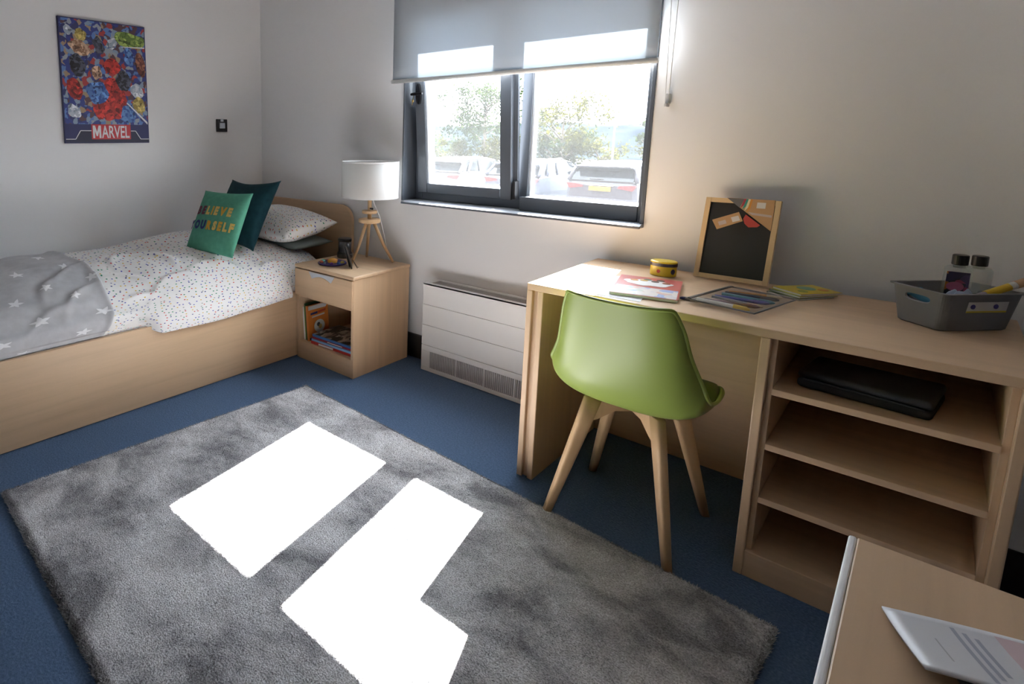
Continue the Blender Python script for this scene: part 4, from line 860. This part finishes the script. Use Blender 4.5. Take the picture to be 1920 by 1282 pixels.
# ------------------------------------------------------------------ outside: car park, trees, hills
GZ = -1.08
prop(B('ground', -160, 120, 3.2, 60, GZ - .2, GZ, noise_mat('pale_asphalt', [(.3, (.055, .055, .058)), (.7, (.08, .08, .082))], (1, 1, 1), 3, 4, .9, 0, .001, .5, .05), bev=0), 'pale asphalt car park outside the window', kind='structure')
M_cglass = mat('car_glass', (.006, .008, .010), .1, spec=.25); M_tyre = mat('tyre', (.02, .02, .02), .8); M_rim = mat('alloy', (.5, .5, .52), .3, .9); M_tail = mat('tail_light_red', (.12, .004, .006), .2); M_trim = mat('car_black_trim', (.03, .03, .035), .6)
def car(lab, x, y, paint, plate, Lc=4.35, Wc=1.82, Hc=1.62, rz=0.0, rails=False, hatch=.30, belt=1.20):
    t = thing('parked_car', lab, 'car', (x, y, GZ), rz, 'cars parked outside the window')
    hw_ = Wc / 2
    # lower body: stations along the length, rear at y = 0
    bt = belt
    st = [(0.0, .46, bt - .10, .84), (.08, .34, bt, .94), (.7, .30, bt + .03, 1.0), (2.2, .28, bt - .02, 1.0), (3.3, .28, bt - .06, .99), (4.0, .32, bt - .18, .94), (Lc, .42, bt - .34, .78)]
    bm = bmesh.new(); rings = []
    for yy, zb, zt, wf in st:
        w = hw_ * wf; pr = [(-w * .92, zb), (w * .92, zb), (w, zb + .12), (w * 1.01, (zb + zt) / 2), (w * .97, zt - .05), (w * .88, zt), (-w * .88, zt), (-w * .97, zt - .05), (-w * 1.01, (zb + zt) / 2), (-w, zb + .12)]
        rings.append([bm.verts.new((a, yy * Lc / 4.35, b)) for a, b in pr])
    for r0, r1 in zip(rings, rings[1:]):
        for k in range(10): bm.faces.new((r0[k], r0[(k + 1) % 10], r1[(k + 1) % 10], r1[k]))
    bm.faces.new(rings[0][::-1]); bm.faces.new(rings[-1]); bmesh.ops.recalc_face_normals(bm, faces=bm.faces); fin('body', bm, paint, t, False)
    # greenhouse in glass, roof and pillars in paint
    g = [(.06, bt + .02, 0, .84), (hatch, Hc - .10, 0, .80), (hatch + .35, Hc, 0, .80), (2.1, Hc, 0, .82), (2.6, Hc - .07, 0, .81), (3.35, bt - .02, 0, .86)]
    bm = bmesh.new(); rings = []
    for yy, zt, zb, wf in g: rings.append([bm.verts.new((s * hw_ * (.90 if zz == 0 else wf * .98), yy + (.0), (bt - .04 if zz == 0 else zt))) for s, zz in ((-1, 0), (-1, 1), (1, 1), (1, 0))])
    for r0, r1 in zip(rings, rings[1:]):
        for k in range(3): bm.faces.new((r0[k], r0[k + 1], r1[k + 1], r1[k]))
    bm.faces.new(rings[0][::-1]); bm.faces.new(rings[-1]); bmesh.ops.recalc_face_normals(bm, faces=bm.faces); fin('windows', bm, M_cglass, t)
    bm = bmesh.new(); rr_ = []
    for yy, zt, zb, wf in g[1:5]: rr_.append([bm.verts.new((s * hw_ * wf * q, yy - (.12 if yy == hatch else 0), zt + dz)) for s, q, dz in ((-1, 1.0, -.05), (-1, .94, .02), (0, .0, .045), (1, .94, .02), (1, 1.0, -.05))])
    for r0, r1 in zip(rr_, rr_[1:]):
        for k in range(4): bm.faces.new((r0[k], r0[k + 1], r1[k + 1], r1[k]))
    bmesh.ops.recalc_face_normals(bm, faces=bm.faces); ro = fin('roof', bm, paint, t, True); md = ro.modifiers.new('s', 'SOLIDIFY'); md.thickness = .03
    for s in (-1, 1):
        for (y0, z0), (y1, z1), w in (((.08, bt), (hatch - .04, Hc - .12), .10), ((1.35, bt), (1.40, Hc - .04), .05), ((2.62, Hc - .09), (3.32, bt - .03), .05), ((.62, bt), (hatch + .42, Hc - .06), .09)):
            bm = bmesh.new(); tube(bm, [(s * hw_ * .905, y0, z0), (s * hw_ * .815, y1, z1)], w * .5, 8); fin('pillar', bm, paint, t, True)
        bm = bmesh.new(); prism(bm, [(s * hw_ * .46, bt - .15), (s * hw_ * .84, bt - .20), (s * hw_ * .94, bt - .06), (s * hw_ * .50, bt - .09)], -.02, .06, axis='y'); prop(fin('tail_light', bm, M_tail, t), 'red tail light')
        for yy in (.80, 3.45):
            bm = bmesh.new(); tube(bm, [(s * (hw_ - .20), yy, .33), (s * (hw_ + .012), yy, .33)], .33, 24); wl = fin('wheel', bm, M_tyre, t); bm = bmesh.new(); tube(bm, [(s * (hw_), yy, .33), (s * (hw_ + .02), yy, .33)], .22, 18); fin('wheel_rim', bm, M_rim, wl)
        bm = bmesh.new(); box(bm, s * hw_ * 1.02, s * (hw_ * 1.02 + .16), 2.75, 2.87, bt, bt + .13, .03, 2) if s > 0 else box(bm, s * (hw_ * 1.02 + .16), s * hw_ * 1.02, 2.75, 2.87, bt, bt + .13, .03, 2); fin('door_mirror', bm, paint, t)
        if rails:
            bm = bmesh.new(); tube(bm, [(s * hw_ * .74, .75, Hc + .01), (s * hw_ * .74, .85, Hc + .07), (s * hw_ * .74, 1.9, Hc + .07), (s * hw_ * .74, 2.0, Hc + .01)], .02, 8); fin('roof_rail', bm, M_trim, t)
    B('bumper', -hw_ * .88, hw_ * .88, -.06, .10, .30, .52, M_trim, t, .03); B('number_plate', -.27, .27, -.035, -.005, bt - .24, bt - .125, mat('plate_' + plate, (.16, .10, .004) if plate == 'yellow' else (.15, .15, .15), .4), t, .004)
    B('spoiler', -hw_ * .74, hw_ * .74, hatch - .28, hatch + .02, Hc - .085, Hc - .045, paint, t, .012); B('rear_wiper', -.30, .05, -.01 + .07, .085, bt + .05, bt + .07, M_trim, t, .004)
    B('tailgate_trim', -.32, .32, -.03, -.005, bt - .105, bt - .085, M_silver, t, .003)
    return t
car('grey estate car with a yellow number plate seen from behind', -5.92, 15.45, mat('car_grey', (.022, .023, .030), .45, .0, spec=.3), 'yellow', 4.4, 1.86, 1.64)
car('pale blue car with roof rails parked left of the grey car', -8.55, 15.7, mat('car_pale_blue', (.038, .048, .07), .45, .0, spec=.3), 'white', 4.2, 1.80, 1.60, R(2), True, .45)
car('white car with red tail lights seen through the left sash', -11.1, 15.6, mat('car_white', (.10, .105, .11), .45), 'white', 4.3, 1.80, 1.60, R(3), False, .5)
car('silver car at the far left of the parked row', -13.7, 15.7, mat('car_silver', (.09, .10, .12), .3, .3), 'white', 4.2, 1.80, 1.55, R(1), False, .5)
def tree(lab, x, y, h, rx, rz_, c1, c2, n, seed, base=.35, sparse=1.0, name='tree', group='trees beyond the car park', leaf=.16):
    rd_ = random.Random(seed); t = thing(name, lab, 'tree', (x, y, GZ), 0, group)
    bm = bmesh.new(); tips = []
    lean = rd_.uniform(-.05, .05); tube(bm, [(0, 0, 0), (lean * h * .5, 0, h * base), (lean * h, 0, h * .8)], [.10, .08, .03], 8)
    for k in range(9):
        a = rd_.uniform(0, 6.28); z0 = h * rd_.uniform(base * .8, .75); e = Vector((math.cos(a) * rx * rd_.uniform(.5, .9), math.sin(a) * rx * .8, min(h * .97, z0 + rz_ * rd_.uniform(.3, .8)))); tube(bm, [(lean * z0, 0, z0), (e.x * .5, e.y * .5, z0 + (e.z - z0) * .6), e], [.04, .025, .01], 6); tips.append(e)
    fin('trunk', bm, mat('bark', (.10, .085, .07), .9), t)
    vs_, fs_ = [], []; cz = h - rz_
    cl_ = [Vector((rd_.gauss(0, rx * .48), rd_.gauss(0, rx * .42), cz + rd_.gauss(0, rz_ * .48))) for _ in range(int(26 * sparse))] + tips
    for k in range(n):
        c = rd_.choice(cl_); p = c + Vector((rd_.gauss(0, .20), rd_.gauss(0, .20), rd_.gauss(0, .17))) * (rx / 1.4)
        if p.z < .25: continue
        a = Vector((rd_.gauss(0, 1), rd_.gauss(0, 1), rd_.gauss(0, 1))).normalized(); b = a.cross(Vector((rd_.gauss(0, 1), rd_.gauss(0, 1), rd_.gauss(0, 1)))).normalized(); s = leaf * rd_.uniform(.5, 1.1); i = len(vs_)
        vs_.extend([p - a * s * .5, p + b * s * .28, p + a * s * .5, p - b * s * .28]); fs_.append((i, i + 1, i + 2, i + 3))
    nm = 'leaves_%02d%02d%02d' % tuple(int(q * 99) for q in c1)
    if nm not in MATS:
        m = fabric_mat(nm, c1, .5, c2)
    prop(from_vf('crown', vs_, fs_, MATS[nm], t), kind='stuff')
    return t
tree('tall open green tree rising behind the white car', -13.6, 22.8, 4.95, 1.6, 1.6, (.016, .025, .012), (.016, .026, .007), 5200, 1, .35, 1.0)
tree('sparse yellow-green tree left of the grey car', -10.45, 22.8, 3.8, 1.5, 1.15, (.026, .028, .010), (.032, .033, .007), 3600, 2, .3, .8)
tree('dark conical evergreen at the right edge of the window', -6.95, 23.0, 3.4, .75, 1.6, (.016, .028, .014), (.012, .022, .008), 2600, 3, .2, 1.0)
k = 0
for xx, hh, c in ((-18.2, 2.2, 0), (-16.6, 2.5, 1), (-15.2, 2.3, 0), (-13.9, 2.0, 1), (-12.2, 2.1, 1), (-10.9, 2.3, 1), (-9.2, 2.2, 0), (-8.1, 2.0, 1)):
    lab = ('leftmost yellow-green shrub behind the parked cars', 'tall yellow shrub second from the left of the hedge row', 'green shrub left of the tall open tree', 'yellow shrub at the foot of the tall open tree', 'yellow shrub right of the tall open tree', 'yellow shrub at the foot of the sparse tree', 'green shrub right of the sparse tree', 'yellow shrub beside the dark evergreen')[k]
    tree(lab, xx * 1.078, 22.2 + .5 * math.sin(k * 2.1), hh, 1.0, .95, *(((.026, .029, .010), (.034, .036, .008)) if c else ((.018, .026, .012), (.022, .030, .008))), 3200, 20 + k, .15, 1.0, 'shrub', 'shrubs behind the parked cars', .13); k += 1
lpst = thing('lamp_post', 'slim pale lamp post beyond the grey car', 'lamp post', (-7.35, 20.0, GZ))
bm = bmesh.new(); tube(bm, [(0, 0, 0), (0, 0, 3), (0, 0, 6.0)], [.035, .028, .022], 10); fin('pole', bm, mat('galvanised', (.12, .125, .13), .5, .3), lpst); B('lantern', -.12, .12, -.35, .15, 5.95, 6.06, mat('galvanised', (.12, .125, .13), .5, .3), lpst, .03)
M_hill = noise_mat('hazy_woodland', [(.36, (.0060, .0088, .0125)), (.5, (.0100, .0138, .0170)), (.62, (.0165, .0200, .0205))], (1, 1, 1), .06, 5, 1.0, 0, .001, .6, 0.0)
for i, (yy, x0, x1, h0, h1, lab) in enumerate(((120, -150, 40, -9, -3.5, 'near wooded slope beyond the car park'), (240, -300, 60, -6, 5.0, 'far wooded ridge on the horizon'))):
    def hf(u, v, yy=yy, x0=x0, x1=x1, h0=h0, h1=h1, i=i):
        x = x0 + u * (x1 - x0); y = yy + (v - .5) * yy * .5
        return Vector((x, y, h0 - 8 + (h1 - h0 + 8) * math.sin(PI * min(v, .75) / 1.5) + (yy / 60) * noise.noise(Vector((x * .02, y * .02, i * 5.0))) + (yy / 110) * noise.noise(Vector((x * .11, y * .11, 4)))))
    prop(grid('hill', hf, 160, 24, M_hill), lab, 'hill', None, 'structure' if False else None)
